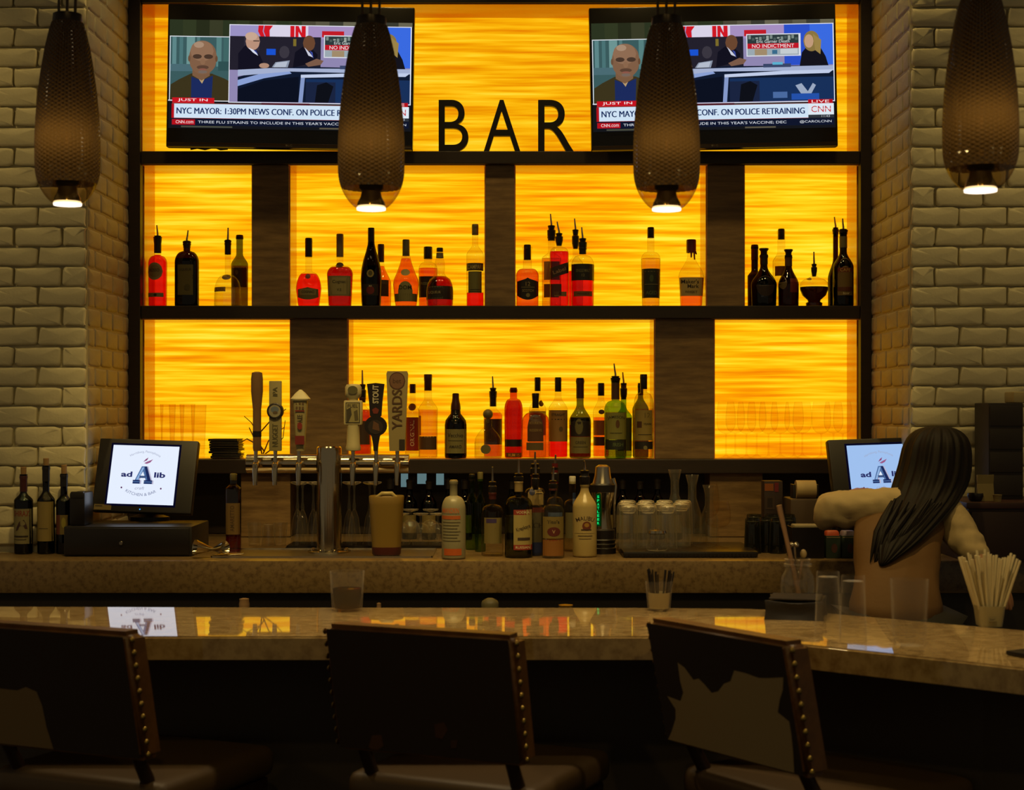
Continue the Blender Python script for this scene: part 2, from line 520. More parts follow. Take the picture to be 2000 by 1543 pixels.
# ceiling spots' trims (the lamps that light the scene)
for i, (sx, sy, *_r) in enumerate(SPOTS):
    r = MB().lathe([(.05, 0), (.062, -.004), (.066, 0), (.066, .006), (.05, .006)], 24, close=False)
    o = empty('ceiling_downlight', (sx, sy, CEIL), 'round recessed ceiling downlight ' + ('over the left brick pier', 'over the right brick pier', 'above the left end of the shelving', 'above the left television', 'above the right television', 'above the right end of the shelving', 'over the left register', 'over the beer taps', 'over the counter bottles', 'added unseen as fill behind the stools, to the left', 'added unseen as fill behind the stools, to the right')[i], 'ceiling light', 'recessed ceiling downlights')
    r.obj('trim_ring', pm('white_trim', L('d8d0c0'), .5), o, loc=(0, 0, -.006))
    MB().lathe([(.048, 0), (.048, .003)], 24).obj('lamp_face', emit('downlight_face', (1, .75, .4), 12), o, loc=(0, 0, -.005))
# ================================================================ BOTTLES
GL = {'clear': glass('clear_glass', (.93, .92, .88), .66), 'green': glass('green_glass', (.42, .62, .12), .65), 'olive': glass('olive_glass', (.33, .36, .10), .65),
      'dark': glass('dark_brown_glass', (.10, .035, .012), .3), 'black': glass('near_black_glass', (.045, .03, .02), .4),
      'amber': glass('amber_glass', (.85, .36, .08), .6), 'pale': glass('pale_glass', (.85, .82, .66), .7)}
LQ = {'red': glass('red_liquor', (.90, .11, .05), .82), 'orange': glass('orange_liquor', (.96, .46, .14), .82), 'deep': glass('deep_red_liquor', (.62, .06, .02), .82),
      'gold': glass('gold_liquor', (.97, .76, .38), .6), 'clear': glass('clear_liquor', (.97, .96, .92), .6), 'brown': glass('brown_liquor', (.72, .22, .06), .82),
      'black': glass('black_liquor', (.08, .02, .01), .5)}
black_plastic = pm('black_plastic', L('17120f'), .35)
steel = pm('brushed_steel', L('b8b0a0'), .28, 1)
CAPM = {'black': black_plastic, 'red': pm('red_wax', L('5a1210'), .35), 'tan': pm('tan_foil', L('8a7448'), .4), 'darkred': pm('dark_red_foil', L('40140e'), .4),
        'olive': pm('olive_foil', L('6b6238'), .45), 'cork': pm('cork', L('9a7748'), .8), 'white': pm('white_plastic', L('d8d2c0'), .4), 'brown': pm('brown_cap', L('4a3020'), .5),
        'gold': pm('gold_foil', L('a58238'), .3, .8)}
CREAM, OLIVE, DARK, INK = L('cfc39c'), L('7d7448'), L('1c1814'), L('2a2218')
def pos(cx, Y, surf): return (X(cx, Y), Y, surf)

def bottle(label, cx, w, Y, surf, lip, nk=0, sh=0, nw=12, gl='clear', liq=None, cap=None, pour=None, wrap=None, labels=(), n=2, dep=1, bb=.97,
           curve='s', prof=None, group=None, name='liquor_bottle', cat='bottle', rz=0, extra=None, body=None):
    """all rows/widths in photo pixels at depth Y; surf = height of what it stands on.
    lip/nk/sh = rows of the glass lip, neck start and shoulder start."""
    k = Y / F
    zz = lambda py: Z(py, Y) - surf
    r, rn = w * k / 2, nw * k / 2
    if prof:
        P = [(p[0] * k / 2, zz(p[1]), p[2] if len(p) > 2 else n) for p in prof]
        P[0] = (P[0][0], 0.0, P[0][2])
    else:
        zl, zs, zn = zz(lip), zz(sh), zz(nk)
        P = [(r * bb * .88, 0, n), (r * bb * .97, .002, n), (r * bb, .006, n)]
        for i in range(1, 4):
            t = i / 3; P.append((r * (bb + (1 - bb) * t), .006 + (zs - .006) * t, n))
        for i in range(1, 9):
            t = i / 8
            q = (1 - (3 * t * t - 2 * t ** 3)) if curve == 's' else math.sqrt(max(0, 1 - t * t)) if curve == 'dome' else 1 - t
            P.append((rn + (r - rn) * q, zs + (zn - zs) * t, n + (2 - n) * t))
        P += [(rn, zl - .012, 2), (rn * 1.14, zl - .010, 2), (rn * 1.14, zl - .001, 2), (rn * .9, zl, 2)]
    root = empty(name, pos(cx, Y, surf), label, cat, group, rz=rz)
    MB().lathe(P, 28, dep=dep).obj('glass_body', body or GL[gl], root, angle=50)
    if liq:
        lv = zz(liq[1]); ins = .0013
        Q = [(max(P[0][0] - ins, .001), .004, P[0][2])]
        for a, b in zip(P, P[1:]):
            if b[1] <= .005: continue
            if b[1] < lv: Q.append((max(b[0] - ins, .001), b[1], b[2]))
            else:
                t = (lv - a[1]) / max(b[1] - a[1], 1e-6); t = min(max(t, 0), 1)
                Q.append((max(a[0] + (b[0] - a[0]) * t - ins, .001), lv, a[2])); break
        MB().lathe(Q, 28, dep=dep).obj('liquid', LQ[liq[0]], root, angle=50)
    def at(z):
        for a, b in zip(P, P[1:]):
            if a[1] <= z <= b[1] and b[1] > a[1]:
                t = (z - a[1]) / (b[1] - a[1]); return a[0] + (b[0] - a[0]) * t, a[2] + (b[2] - a[2]) * t
        return P[-1][0], 2
    zl = zz(lip)
    if cap:                                  # (colour, row of cap bottom, width, [row of cap top, flare])
        cw = cap[2] * k / 2; zb = zz(cap[1]); ztp = zz(cap[3]) if len(cap) > 3 else zl + .003
        fl = cap[4] if len(cap) > 4 else 1
        MB().lathe([(cw * .96, zb), (cw, zb + .001), (cw, zb + (ztp - zb) * .55), (cw * (1 + (fl - 1) * .6), ztp - (ztp - zb) * .25), (cw * fl, ztp - .003), (cw * fl * .9, ztp)], 20).obj('cap', CAPM[cap[0]], root, angle=35)
    if wrap:                                 # foil on the neck: (colour, top row, bottom row)
        za, zb = zz(wrap[2]), zz(wrap[1]); R = []
        for i in range(7):
            z = za + (zb - za) * i / 6; R.append((at(z)[0] + .0012, z))
        MB().lathe(R, 20, close=False).obj('neck_foil', CAPM[wrap[0]], root)
    if pour:                                 # (row of spout tip, row of collar top, lean px)
        zc, ztip = zz(pour[1]), zz(pour[0]); ln = (pour[2] if len(pour) > 2 else 3) * k
        p = MB().lathe([(rn * .8, zl - .02), (rn * 1.25, zl), (rn * 1.3, zl + (zc - zl) * .5), (rn * .9, zl + (zc - zl) * .6), (rn * 1.15, zc - .002), (rn * .7, zc)], 16).obj('pourer', black_plastic, root, angle=35)
        MB().tube([(0, 0, zc - .004), (0, 0, zc + .006), (-ln * .5, -.002, (zc + ztip) / 2), (-ln, -.006, ztip)], [.0042, .004, .0034, .0026], 8).obj('spout', steel, p)
    for lab in labels:
        shp, y0, y1, x0, x1, col = lab[:6]
        pr = Print()
        if shp == 'rect': pr.rect(x0, y0, x1, y1, col, 10, 4)
        elif shp == 'oval': pr.oval((x0 + x1) / 2, (y0 + y1) / 2, (x1 - x0) / 2, (y1 - y0) / 2, col)
        elif shp == 'shield':
            m_, hw, hh = (x0 + x1) / 2, (x1 - x0) / 2, y1 - y0
            pr.strip(x0, x1, lambda q: y0 + hh * .16 * abs((q - m_) / hw) ** .7, lambda q: y1 - hh * .20 * abs((q - m_) / hw) ** 2, col, 10, 4)
        elif shp == 'arch':
            m_, hw = (x0 + x1) / 2, (x1 - x0) / 2
            pr.strip(x0, x1, lambda q: y0 + (y1 - y0) * .45 * (1 - math.sqrt(max(0, 1 - ((q - m_) / hw) ** 2))), lambda q: y1, col, 12, 4)
        elif shp == 'slant':
            sl = lab[7]
            pr.strip(x0, x1, lambda q: y0 - (q - x0) * sl, lambda q: y1 - (q - x0) * sl, col, 8, 3)
        for it in (lab[6] if len(lab) > 6 else ()):
            if it[0] == 't': pr.text(it[1], it[2], it[3], it[4], it[5], it[6] if len(it) > 6 else None, bold=.01, rot=it[7] if len(it) > 7 else 0)
            elif it[0] == 'v': pr.text(it[1], it[2], it[3], it[4], it[5], it[6] if len(it) > 6 else None, bold=.01, rot=-PI / 2)
            elif it[0] == 'r': pr.rect(*it[1:5], it[5], 6, 1)
            elif it[0] == 'e': pr.oval(*it[1:5], it[5])
            elif it[0] == 'p': pr.poly(it[1], it[2])
            elif it[0] == 'a': pr.text(it[1], it[2], it[3], it[4], it[5], it[6], bold=.01, arc=it[7])
        def fn(u, v, layer):
            z = zz(v); R, nn = at(z); x = u * k
            q = min(abs(x) / R, .985)
            d = R * dep * (1 - q ** nn) ** (1 / nn)
            return (x if abs(x) < R else math.copysign(R * .985, x), -(d + .0006 + .00028 * layer), z)
        pr.build(fn).obj('label', PRINT, root, smooth=False, fix=False)
    if extra: extra(root, k, zz, at)
    return root

S2, S3 = Z(597, YS) + .0006, Z(897, YS) + .0026
YA, YBk = 6.085, 6.165
G2, G3 = 'liquor bottles on the middle shelf', 'liquor bottles on the lower shelf'
def b2(label, cx, w, lip, nk, sh, **k): return bottle(label, cx, w, k.pop('Y', YA), S2, lip, nk, sh, group=G2, **k)
def b3(label, cx, w, lip, nk, sh, **k): return bottle(label, cx, w, k.pop('Y', YA), S3, lip, nk, sh, group=G3, **k)

# --- middle shelf, first niche
b2('bright red bottle with tan oval label and pour spout, first on the middle shelf', 308, 37, 466, 499, 515, nw=13, liq=('red', 498), wrap=('black', 467, 494), pour=(440, 460, 1), curve='dome',
   labels=[('oval', 514, 548, -18, 13, L('8d7a50'), [('e', -2, 531, 12, 12, L('7a6840')), ('t', 'ROSSO', -3, 529, 6, INK, 20)]), ('rect', 573, 581, -17, 14, OLIVE, [('e', -1, 577, 3, 2.5, INK)])])
b2('squat square-shouldered dark bottle with olive label and diagonal stripe', 365, 46, 474, 490, 512, nw=13, gl='dark', liq=('black', 505), pour=(450, 470, -3), n=3.2, dep=.7, curve='dome', bb=1, wrap=('black', 472, 484),
   labels=[('rect', 518, 577, -15, 15, L('5b5228'), [('t', 'LIQUEUR', 0, 528, 6, INK, 24), ('p', [(-15, 548), (15, 538), (15, 541), (-15, 551)], INK), ('p', [(-15, 553), (15, 543), (15, 544.5), (-15, 555)], INK), ('e', 4, 562, 6, 6, L('4a4420'))])])
b2('clear decanter with domed body, thin tall neck, black collar and leaf seal', 445, 52, 472, 536, 570, nw=11, gl='clear', liq=('clear', 562), pour=(445, 468, -1), wrap=('black', 472, 497), curve='dome', bb=1.03,
   labels=[('oval', 537, 548, -9, 9, L('6d5a30')), ('rect', 562, 571, -25, 0, L('b8914a'), [('t', 'SILVER', -13, 566.5, 6, L('7a4a18'), 22)])])
b2('slim olive green bottle with dark label, behind the clear decanter', 468, 33, 462, 496, 517, nw=13, gl='olive', Y=YBk, cap=('brown', 467, 14, 459), liq=('gold', 520),
   labels=[('rect', 524, 562, -14, 15, L('3a2412'), [('r', -14, 523, 15, 525, L('a58c48'), ), ('e', -3, 533, 3, 5, L('6e5a30'))])])
# --- second niche
b2('bulbous red cognac bottle with black cap and small cream label', 603, 50, 470, 530, 566, nw=13, liq=('red', 535), cap=('black', 502, 14, 465), bb=.84, dep=.72, curve='dome',
   labels=[('shield', 562, 586, -20, 20, L('6f6236'), [('r', -16, 566, 16, 577, L('8d7e4e')), ('t', 'COGNAC', 0, 571, 5, INK, 24)]), ('oval', 536, 546, -5, 5, L('6b1a10'))])
b2('broad red brandy bottle with tan neck foil and large cream label', 664, 51, 462, 518, 536, nw=13, liq=('deep', 522), cap=('tan', 502, 14, 457), bb=.88, dep=.7, curve='dome', n=2.6,
   labels=[('rect', 540, 579, -22, 22, L('83774a'), [('r', -19, 543, 19, 576, L('978a58')), ('t', 'Cognac', 0, 552, 8, INK, 26), ('t', 'V.S', 0, 567, 5, INK)]), ('oval', 513, 524, -8, 8, L('3c1c10'))])
b2('tall dark green teardrop bottle with gold medallion and red seal', 725, 41, 450, 500, 545, nw=12, gl='black', liq=('black', 520), cap=('black', 482, 13, 445), bb=.94, prof=[(36, 597), (38, 590), (40, 560), (41, 545), (38, 525), (31, 508), (21, 492), (14, 478), (12.5, 470), (12, 449), (10, 447)],
   labels=[('oval', 528, 543, -7, 7, L('8a7a3c'), [('e', 0, 535, 4, 5, L('4a4420'))]), ('rect', 556, 578, -15, 15, L('20180e'), [('e', 0, 568, 8, 8, L('6a1a14')), ('t', 'XO', 0, 560, 3, CREAM)])])
b2('orange bottle with dark neck, tucked behind the tall dark teardrop', 744, 41, 481, 516, 556, nw=13, Y=YBk, liq=('orange', 520), cap=('darkred', 512, 13, 477), curve='s',
   labels=[('rect', 548, 580, -10, 16, L('3a2410'))])
b2('amber flared bottle with green cap and white arched label', 793, 51, 471, 502, 556, nw=13, liq=('orange', 505), cap=('olive', 500, 14, 468), prof=[(41, 597), (43, 592), (47, 575), (51, 556), (48, 546), (36, 532), (24, 515), (15, 498), (13, 485), (13, 470), (10, 469)],
   labels=[('arch', 551, 590, -14, 14, L('8c8450'), [('t', 'DOM', 0, 563, 8, INK)]), ('rect', 575, 590, -22, 22, L('746b3c')), ('oval', 527, 540, -9, 9, L('9a8c50'))])
b2('short clear bottle of pale amber spirit with thick black cap, behind the ribbed liqueur', 836, 37, 486, 512, 528, nw=15, Y=YBk, liq=('orange', 524), cap=('black', 506, 17, 482), curve='dome', n=2.6,
   labels=[('rect', 541, 582, -17, 17, L('24180f'), [('t', 'RESERVE', 0, 555, 5, OLIVE, 26)])])
b2('round-bellied dark red liqueur bottle with bulged neck and black label', 859, 53, 487, 530, 566, nw=13, liq=('deep', 540), cap=('black', 492, 13, 484), prof=[(50, 597), (52, 592), (53, 570), (50, 556), (42, 546), (26, 540), (18, 534), (20, 522), (19, 512), (14, 504), (12.5, 497), (12.5, 486), (10, 485)], wrap=('olive', 494, 504),
   labels=[('rect', 560, 586, -26, 26, L('22140c'), [('r', -25, 561, 7, 585, L('5c5638')), ('r', -23, 563, 5, 583, L('1e1a14')), ('t', 'LIQUEUR', -9, 573, 6, L('a59a68'), 24)])])
b2('tall bitter aperitif bottle, clear above, red liquid at the bottom, olive labels', 928, 34, 441, 478, 498, nw=12, liq=('red', 572), cap=('olive', 459, 13, 438), bb=1,
   labels=[('rect', 515, 530, -17, 16, L('4c4420'), [('t', 'CAMPARI', 0, 522.5, 8, L('a89858'), 30)]), ('rect', 531, 573, -13, 13, L('6a6530'), [('r', -12, 566, 12, 567.5, INK), ('r', -12, 570, 12, 571, INK)])])
# --- third niche
b2('amber whisky bottle with black cap and dark shield label, beside the centre divider', 1030, 45, 482, 524, 540, nw=17, liq=('orange', 526), cap=('black', 508, 14, 478), curve='dome', n=2.3,
   labels=[('shield', 544, 587, -20, 21, L('1e1610'), [('t', '12', 1, 556, 8, L('8d7c50')), ('r', -12, 562, 14, 563, OLIVE), ('t', 'SCOTCH', 1, 569, 5, L('8d7c50'), 22), ('e', 1, 578, 4, 4, OLIVE)])])
b2('pale orange bottle with pour spout, behind the slanted-label bottle', 1077, 38, 460, 492, 505, nw=13, Y=YBk, liq=('gold', 505), pour=(418, 440, 2), n=3, dep=.9, wrap=('black', 460, 470),
   labels=[('rect', 512, 548, -15, 16, L('b07a30')), ('rect', 556, 582, -15, 14, L('8e5a20'))])
b2('square red whisky bottle with slanted black label and pour spout', 1092, 37, 470, 482, 496, nw=12, liq=('red', 492), pour=(433, 455, 4), n=4, dep=1, bb=1, curve='dome',
   labels=[('slant', 525, 546, -18, 18, L('2c1712'), [('t', 'Label', 0, 530, 7, L('8d6a48'), 26, -.33)], .33), ('rect', 556, 578, -15, 4, L('4a1712')), ('rect', 571, 580, -10, 14, L('7d5a2c'))])
b2('faint clear bottle with metal pour spout, behind the black-banded bottle', 1124, 30, 476, 500, 515, nw=11, Y=YBk, pour=(427, 448, 2), liq=('red', 530))
b2('red whisky bottle with wide black label band and pour spout', 1138, 45, 482, 498, 520, nw=13, liq=('red', 522), pour=(444, 465, 2), wrap=('black', 482, 496), curve='dome',
   labels=[('rect', 517, 549, -22, 22, L('151310'), [('t', 'SINGLE MALT', 0, 530, 6, L('6d6a40'), 28), ('t', '12', 0, 539, 5, OLIVE)]), ('rect', 570, 580, -18, 18, L('7d4c20'), [('t', 'WHISKY', 0, 575, 4, INK, 24)])])
b2('tall clear bottle of pale gold spirit with black cap and dark green label', 1271, 38, 447, 492, 508, nw=14, liq=('gold', 505), cap=('black', 465, 13, 444), bb=.9, curve='dome',
   labels=[('rect', 526, 583, -18, 18, L('20261a'), [('r', -18, 531, 18, 532, OLIVE), ('e', 0, 545, 4, 7, L('3d4a2c')), ('r', -18, 556, 18, 557, OLIVE), ('t', 'AGED', 0, 573, 7, L('5c6a40'), 22)])])
def drips(root, k, zz, at):
    mb = MB()
    for x, y1 in ((-6, 494), (-1, 504), (5, 508), (8, 497)):
        a = x * k; R = 9 * k
        mb.tube([(a, -math.sqrt(max(R * R - a * a, 1e-6)) - .0005, zz(492)), (a * 1.03, -math.sqrt(max(R * R - a * a, 1e-6)) - .0025, zz((492 + y1) / 2)), (a * 1.1, -R * 1.0 - .002, zz(y1))], [.0035, .0035, .0028], 6)
    mb.obj('wax_drips', CAPM['red'], root)
b2('squared bourbon bottle with dripping dark red wax and cream handwritten label', 1350, 49, 472, 500, 540, nw=15, liq=('orange', 576), cap=('red', 494, 19, 468), bb=.86, n=3, dep=.72, extra=drips,
   labels=[('rect', 543, 579, -24, 24, L('b39a58'), [('t', "Maker's", -4, 551, 8, INK, 34), ('t', 'Mark', 2, 560, 7, INK, 22), ('t', 'WHISKY', -2, 571, 5, L('6a5428'), 24)])])
# --- fourth niche
b2('dark bottle with dark red capsule, half hidden at the right divider', 1474, 28, 481, 528, 540, nw=13, gl='black', Y=YBk, cap=('darkred', 508, 14, 478), labels=[('rect', 548, 580, -12, 14, L('2c1a10'))])
b2('black round-shouldered liqueur bottle with flared stopper, nearest the right divider', 1492, 50, 497, 520, 556, nw=14, gl='black', liq=('black', 530), cap=('black', 499, 13, 485, 1.5), curve='s', bb=.95, wrap=('black', 499, 516),
   labels=[('oval', 540, 580, -18, 18, L('2a1a12'))])
b2('clear bottle of pale yellow spirit with dark cap, behind two flared stoppers', 1526, 34, 450, 492, 512, nw=15, Y=YBk, liq=('clear', 500), cap=('black', 468, 13, 447), labels=[('rect', 521, 540, -14, 10, L('b07828'))])
b2('dark red round-shouldered liqueur bottle with flared stopper', 1540, 40, 498, 520, 556, nw=13, gl='dark', liq=('deep', 530), cap=('black', 502, 12, 487, 1.5), bb=.98, wrap=('brown', 503, 520), labels=[('rect', 545, 572, 0, 16, L('6a1a14')), ('oval', 540, 566, -20, -6, L('5c4a28'))])
b2('round glass flask on a small foot, half full of dark liquor, with pour spout', 1590, 56, 530, 545, 560, nw=9, liq=('black', 561), pour=(492, 515, 1), prof=[(32, 597), (33, 592), (24, 589), (26, 586), (46, 577), (55, 566), (56, 560), (53, 552), (40, 546), (18, 542), (10, 538), (9, 528), (8, 527)],
   labels=[('oval', 542, 549, -17, -8, L('8a5a20'))])
b2('slender dark bottle with pour spout, behind the tan-labelled bottle', 1632, 30, 452, 505, 545, nw=10, gl='dark', Y=YBk, liq=('black', 520), pour=(424, 444, 3), curve='s')
b2('large dark coffee liqueur bottle with tan and red label, last on the middle shelf', 1647, 40, 452, 492, 522, Y=6.06, nw=14, gl='black', liq=('black', 500), pour=(427, 447, 2), wrap=('olive', 462, 484), curve='s', bb=1,
   labels=[('arch', 504, 578, -14, 15, L('6f5a2a'), [('r', -14, 524, 15, 533, L('6a2214')), ('t', 'CAFE', 0, 528.5, 6, L('c0a050'), 20), ('r', -14, 562, 15, 570, L('5a2a14')), ('t', 'licor', 2, 574, 5, CREAM)])])

# --- lower shelf
b3('amber bottle with pour spout, hidden behind the pump-shaped tap handle', 708, 36, 775, 790, 806, nw=11, liq=('brown', 800), pour=(723, 750, 0), wrap=('darkred', 772, 786), labels=[('rect', 822, 868, -15, 15, L('3f2a18'))])
b3('clear bottle with red label and red neck medallion, beside the tallest tap handle', 806, 30, 753, 786, 808, nw=11, Y=YBk, liq=('clear', 806), cap=('darkred', 768, 12, 750), labels=[('oval', 788, 802, -8, 7, L('7a3a10')), ('rect', 815, 880, -14, 14, L('7d1f14'), [('v', 'ORIGINAL', 0, 846, 8, CREAM, 50)])])
b3('tall clear bottle with flared brown cap and dark lower label', 836, 38, 738, 778, 800, nw=15, liq=('gold', 800), cap=('darkred', 763, 15, 731, 1.1), labels=[('rect', 852, 878, -17, 17, L('4e3418'), [('r', -17, 852, 17, 854, L('a58248'))]), ('rect', 812, 850, -18, -13, L('a5501c'))])
b3('dark wine-shaped bottle with large cream label, alone left of centre', 890, 43, 770, 808, 828, nw=12, gl='black', liq=('black', 815), wrap=('darkred', 769, 800), prof=[(41, 897), (43, 890), (43, 830), (40, 821), (30, 814), (20, 808), (18.5, 800), (18, 792), (14, 784), (12, 778), (12, 769), (10, 768)],
   labels=[('rect', 838, 885, -20, 20, L('7e7644'), [('t', 'Vecchio', 0, 850, 8, INK, 30), ('r', -14, 860, 14, 861, INK), ('t', 'AMARO', 0, 872, 6, INK, 24)])])
def ball(root, k, zz, at):
    R = 10 * k
    MB().lathe([(.004, zz(826)), (.006, zz(822)), (.004, zz(818))] + [(max(R * math.sin(t * PI / 10), .001), zz(809) - R * math.cos(t * PI / 10)) for t in range(1, 11)], 20).obj('stopper', CAPM['olive'], root)
b3('squat clear tequila decanter with round ball stopper', 953, 53, 822, 835, 862, nw=15, liq=('clear', 863), extra=ball, dep=.7, n=2.4, prof=[(50, 897), (53, 892), (53, 866), (50, 856), (38, 846), (24, 838), (16, 834), (15, 828), (17, 826), (17, 822), (14, 821)], labels=[('oval', 868, 886, -14, 6, L('6d6434'))])
b3('red bottle with long black neck and pour spout, behind the ball-stoppered decanter', 963, 37, 772, 795, 812, nw=12, Y=YBk, liq=('orange', 806), pour=(735, 757, 1), wrap=('black', 770, 794), labels=[('rect', 818, 868, -17, 17, L('3c150e'))])
b3('rounded brownish red bottle with red cap and painted body', 1003, 36, 760, 778, 800, nw=14, liq=('brown', 782), cap=('red', 767, 14, 757), gl='amber', curve='dome', bb=.96, labels=[('rect', 858, 872, -17, 16, L('1d120c')), ('rect', 884, 893, -15, 15, L('6a3a14'), [('t', 'RUM 151', 2, 888.5, 6, L('e0a030'), 24)])])
b3('clear bottle with black cap, mostly hidden behind the bell-shaped bourbon', 1050, 34, 740, 775, 800, nw=12, Y=YBk, liq=('clear', 800), cap=('black', 764, 12, 737), labels=[('rect', 803, 850, -16, 16, L('a0601c')), ('oval', 782, 794, 2, 12, L('5a3010'))])
b3('bell-shaped bourbon bottle with dark stopper and curved label', 1046, 56, 785, 800, 822, nw=12, Y=6.05, liq=('orange', 806), cap=('black', 797, 13, 768, 1.15), prof=[(54, 897), (56, 890), (55, 850), (54, 826), (50, 815), (38, 808), (22, 804), (13, 800), (12, 792), (12, 784), (10, 783)], dep=.75,
   labels=[('arch', 810, 862, -16, 15, L('4e2f16'), [('t', 'BOURBON', 0, 826, 5, L('8e7440'), 24), ('t', 'RESERVE', 0, 840, 5, L('8e7440'), 24)]), ('rect', 864, 879, -18, 15, L('5f4c22'))])
b3('clear bottle with tan label and red liquid showing at the bottom', 1090, 38, 740, 775, 800, nw=13, liq=('red', 806), cap=('black', 765, 13, 737), labels=[('rect', 801, 862, -18, 18, L('8e6630'), [('r', -18, 818, 18, 820, INK), ('e', 5, 838, 4, 5, L('5a4420')), ('t', 'STRAIGHT', 0, 810, 5, INK, 26)])])
b3('green bottle with dark neck, oval dark label and cream lower label', 1133, 43, 740, 790, 822, nw=14, gl='olive', liq=('brown', 830), wrap=('darkred', 738, 778), curve='s',
   labels=[('rect', 815, 852, -19, 19, L('221813'), [('e', -3, 833, 8, 15, L('635c34'))]), ('rect', 853, 885, -19, 19, L('72683a'), [('t', 'GREEN', 0, 864, 6, INK, 20), ('r', -14, 872, 14, 873, INK)])])
b3('short amber bottle with black cap, behind and between two green bottles', 1174, 32, 752, 778, 806, nw=12, Y=YBk, liq=('orange', 815), cap=('black', 773, 13, 748), labels=[('rect', 821, 850, -15, 15, L('8e4a1c')), ('rect', 853, 870, -15, 15, L('40160e')), ('oval', 800, 809, -6, 6, L('4a2410'))])
b3('large green whiskey bottle with cream label, tallest pour spout of the row', 1202, 44, 742, 782, 802, nw=15, gl='green', Y=6.05, liq=('gold', 805), pour=(710, 734, 3), wrap=('brown', 742, 780), curve='dome',
   labels=[('rect', 806, 858, -20, 20, L('7d7a38'), [('a', 'JAMESON', 0, 815, 7, INK, 34, (60, 1)), ('e', 3, 828, 4, 8, L('5a3a1a')), ('r', -12, 845, 12, 846, INK)]), ('rect', 859, 878, -20, 20, L('20241a'), [('t', 'IRISH', 4, 868, 7, L('5a6a3a'), 20)])])
b3('green bottle with pour spout, close behind the large green whiskey', 1218, 33, 770, 795, 815, nw=11, gl='green', Y=YBk, pour=(727, 748, 2), wrap=('brown', 748, 770), liq=('gold', 815), labels=[('rect', 816, 880, -12, 15, L('3f4a20'))])
b3('dark-capped bottle mostly hidden behind the last green bottle', 1251, 32, 752, 775, 800, nw=10, Y=YBk, gl='olive', cap=('black', 772, 11, 748), liq=('gold', 800))
b3('yellow-green bottle with cream numbered label, last before the right divider', 1257, 38, 735, 766, 790, nw=13, Y=6.05, gl='pale', liq=('gold', 798), cap=('black', 760, 14, 731), curve='dome',
   labels=[('rect', 801, 860, -17, 16, L('8e7a3c'), [('t', '12', 6, 811, 10, L('6a5a2a')), ('r', -14, 823, -5, 835, L('4a2a14')), ('t', 'YEARS', 6, 828, 4, INK, 16), ('r', -12, 848, 14, 849, INK)]), ('rect', 862, 877, -18, 17, L('201a14'), [('e', 2, 874, 4, 4, OLIVE)])])
# ================================================================ GLASSWARE ON THE LOWER SHELF
gl_clear = glass('clear_bar_glass', (.97, .96, .93), .95, .03, .10, .03, .08)
gl_thin = glass('stemware_glass', (.97, .925, .85), .84, .03, 0, .008, .03)
gl_bar = glass('barware_glass', (.95, .94, .90), .9, .07, .075, .05, .2)
def wine_glass(label, cx, Y, surf, h, w, group):
    k = Y / F; h *= k; r = w * k / 2
    P = [(r * .85, 0), (r * .85, .001), (r * .5, .003), (.006, .009), (.0033, .02), (.003, h * .40), (.005, h * .435)]
    for i in range(1, 9):
        t = i / 8; P.append((r * math.sin(.15 + t * 1.42) , h * (.435 + .20 * (1 - math.cos(t * PI / 2)))))
    P += [(r * 1.0, h * .72), (r * .97, h * .82), (r * .90, h * .92), (r * .82, h)]
    root = empty('wine_glass', pos(cx, Y, surf), label, 'wine glass', group)
    MB().lathe(P[6:], 24, close=False).obj('bowl', gl_thin, root)
    MB().lathe(P[2:7], 12, close=False).obj('stem', gl_thin, root)
    MB().lathe(P[:3], 20, close=False).obj('foot', gl_thin, root)
WN = ['first', 'second', 'third', 'fourth', 'fifth', 'sixth', 'seventh', 'eighth', 'ninth', 'tenth']
for i, cx in enumerate((1418, 1458, 1501, 1551, 1604, 1646)):
    wine_glass('clear stemmed wine glass on the lower shelf, %s of the front row from the left' % WN[i], cx, 6.07, S3, 110, 37, 'wine glasses in the right niche')
for i, cx in enumerate((1436, 1478, 1524, 1567, 1628)):
    wine_glass('clear stemmed wine glass on the lower shelf, %s of the back row from the left' % WN[i], cx, 6.172, S3, 108, 37, 'wine glasses in the right niche')
gl_rib = glass('ribbed_glass', (.95, .94, .90), .9, .12, .12, .10, .3)
gl_thick = glass('thick_glass_base', (.95, .93, .88), .9, .10, .30, .08, .3)
def tall_glass(label, cx, Y, surf, h, w, group, name='tall_glass', mat=None, flip=False, taper=.8, cat='glass', base=.09):
    k = Y / F; h *= k; r = w * k / 2
    P = [(r * taper * .92, 0), (r * taper, .003), (r * (taper + (1 - taper) * .3), h * .3), (r * (taper + (1 - taper) * .7), h * .7), (r, h - .002), (r * .985, h), (r * .96, h - .002),
         (r * (taper + (1 - taper) * .3) * .93, h * .3), (r * taper * .86, h * base), (.001, h * base)]
    if flip: P = [(a, h - b) for a, b in P]
    root = empty(name, pos(cx, Y, surf), label, cat, group)
    MB().lathe(P, 24, close=False).obj('glass_body', mat or gl_bar, root, angle=60)
    return root
for i, (cx, Y) in enumerate(((304, 6.07), (328, 6.16), (345, 6.07), (366, 6.16), (388, 6.07))):
    tall_glass('tall clear highball glass in the left lower niche, %s from the left' % WN[i], cx, Y, S3, 104, 30, 'highball glasses in the left niche', mat=gl_thin)

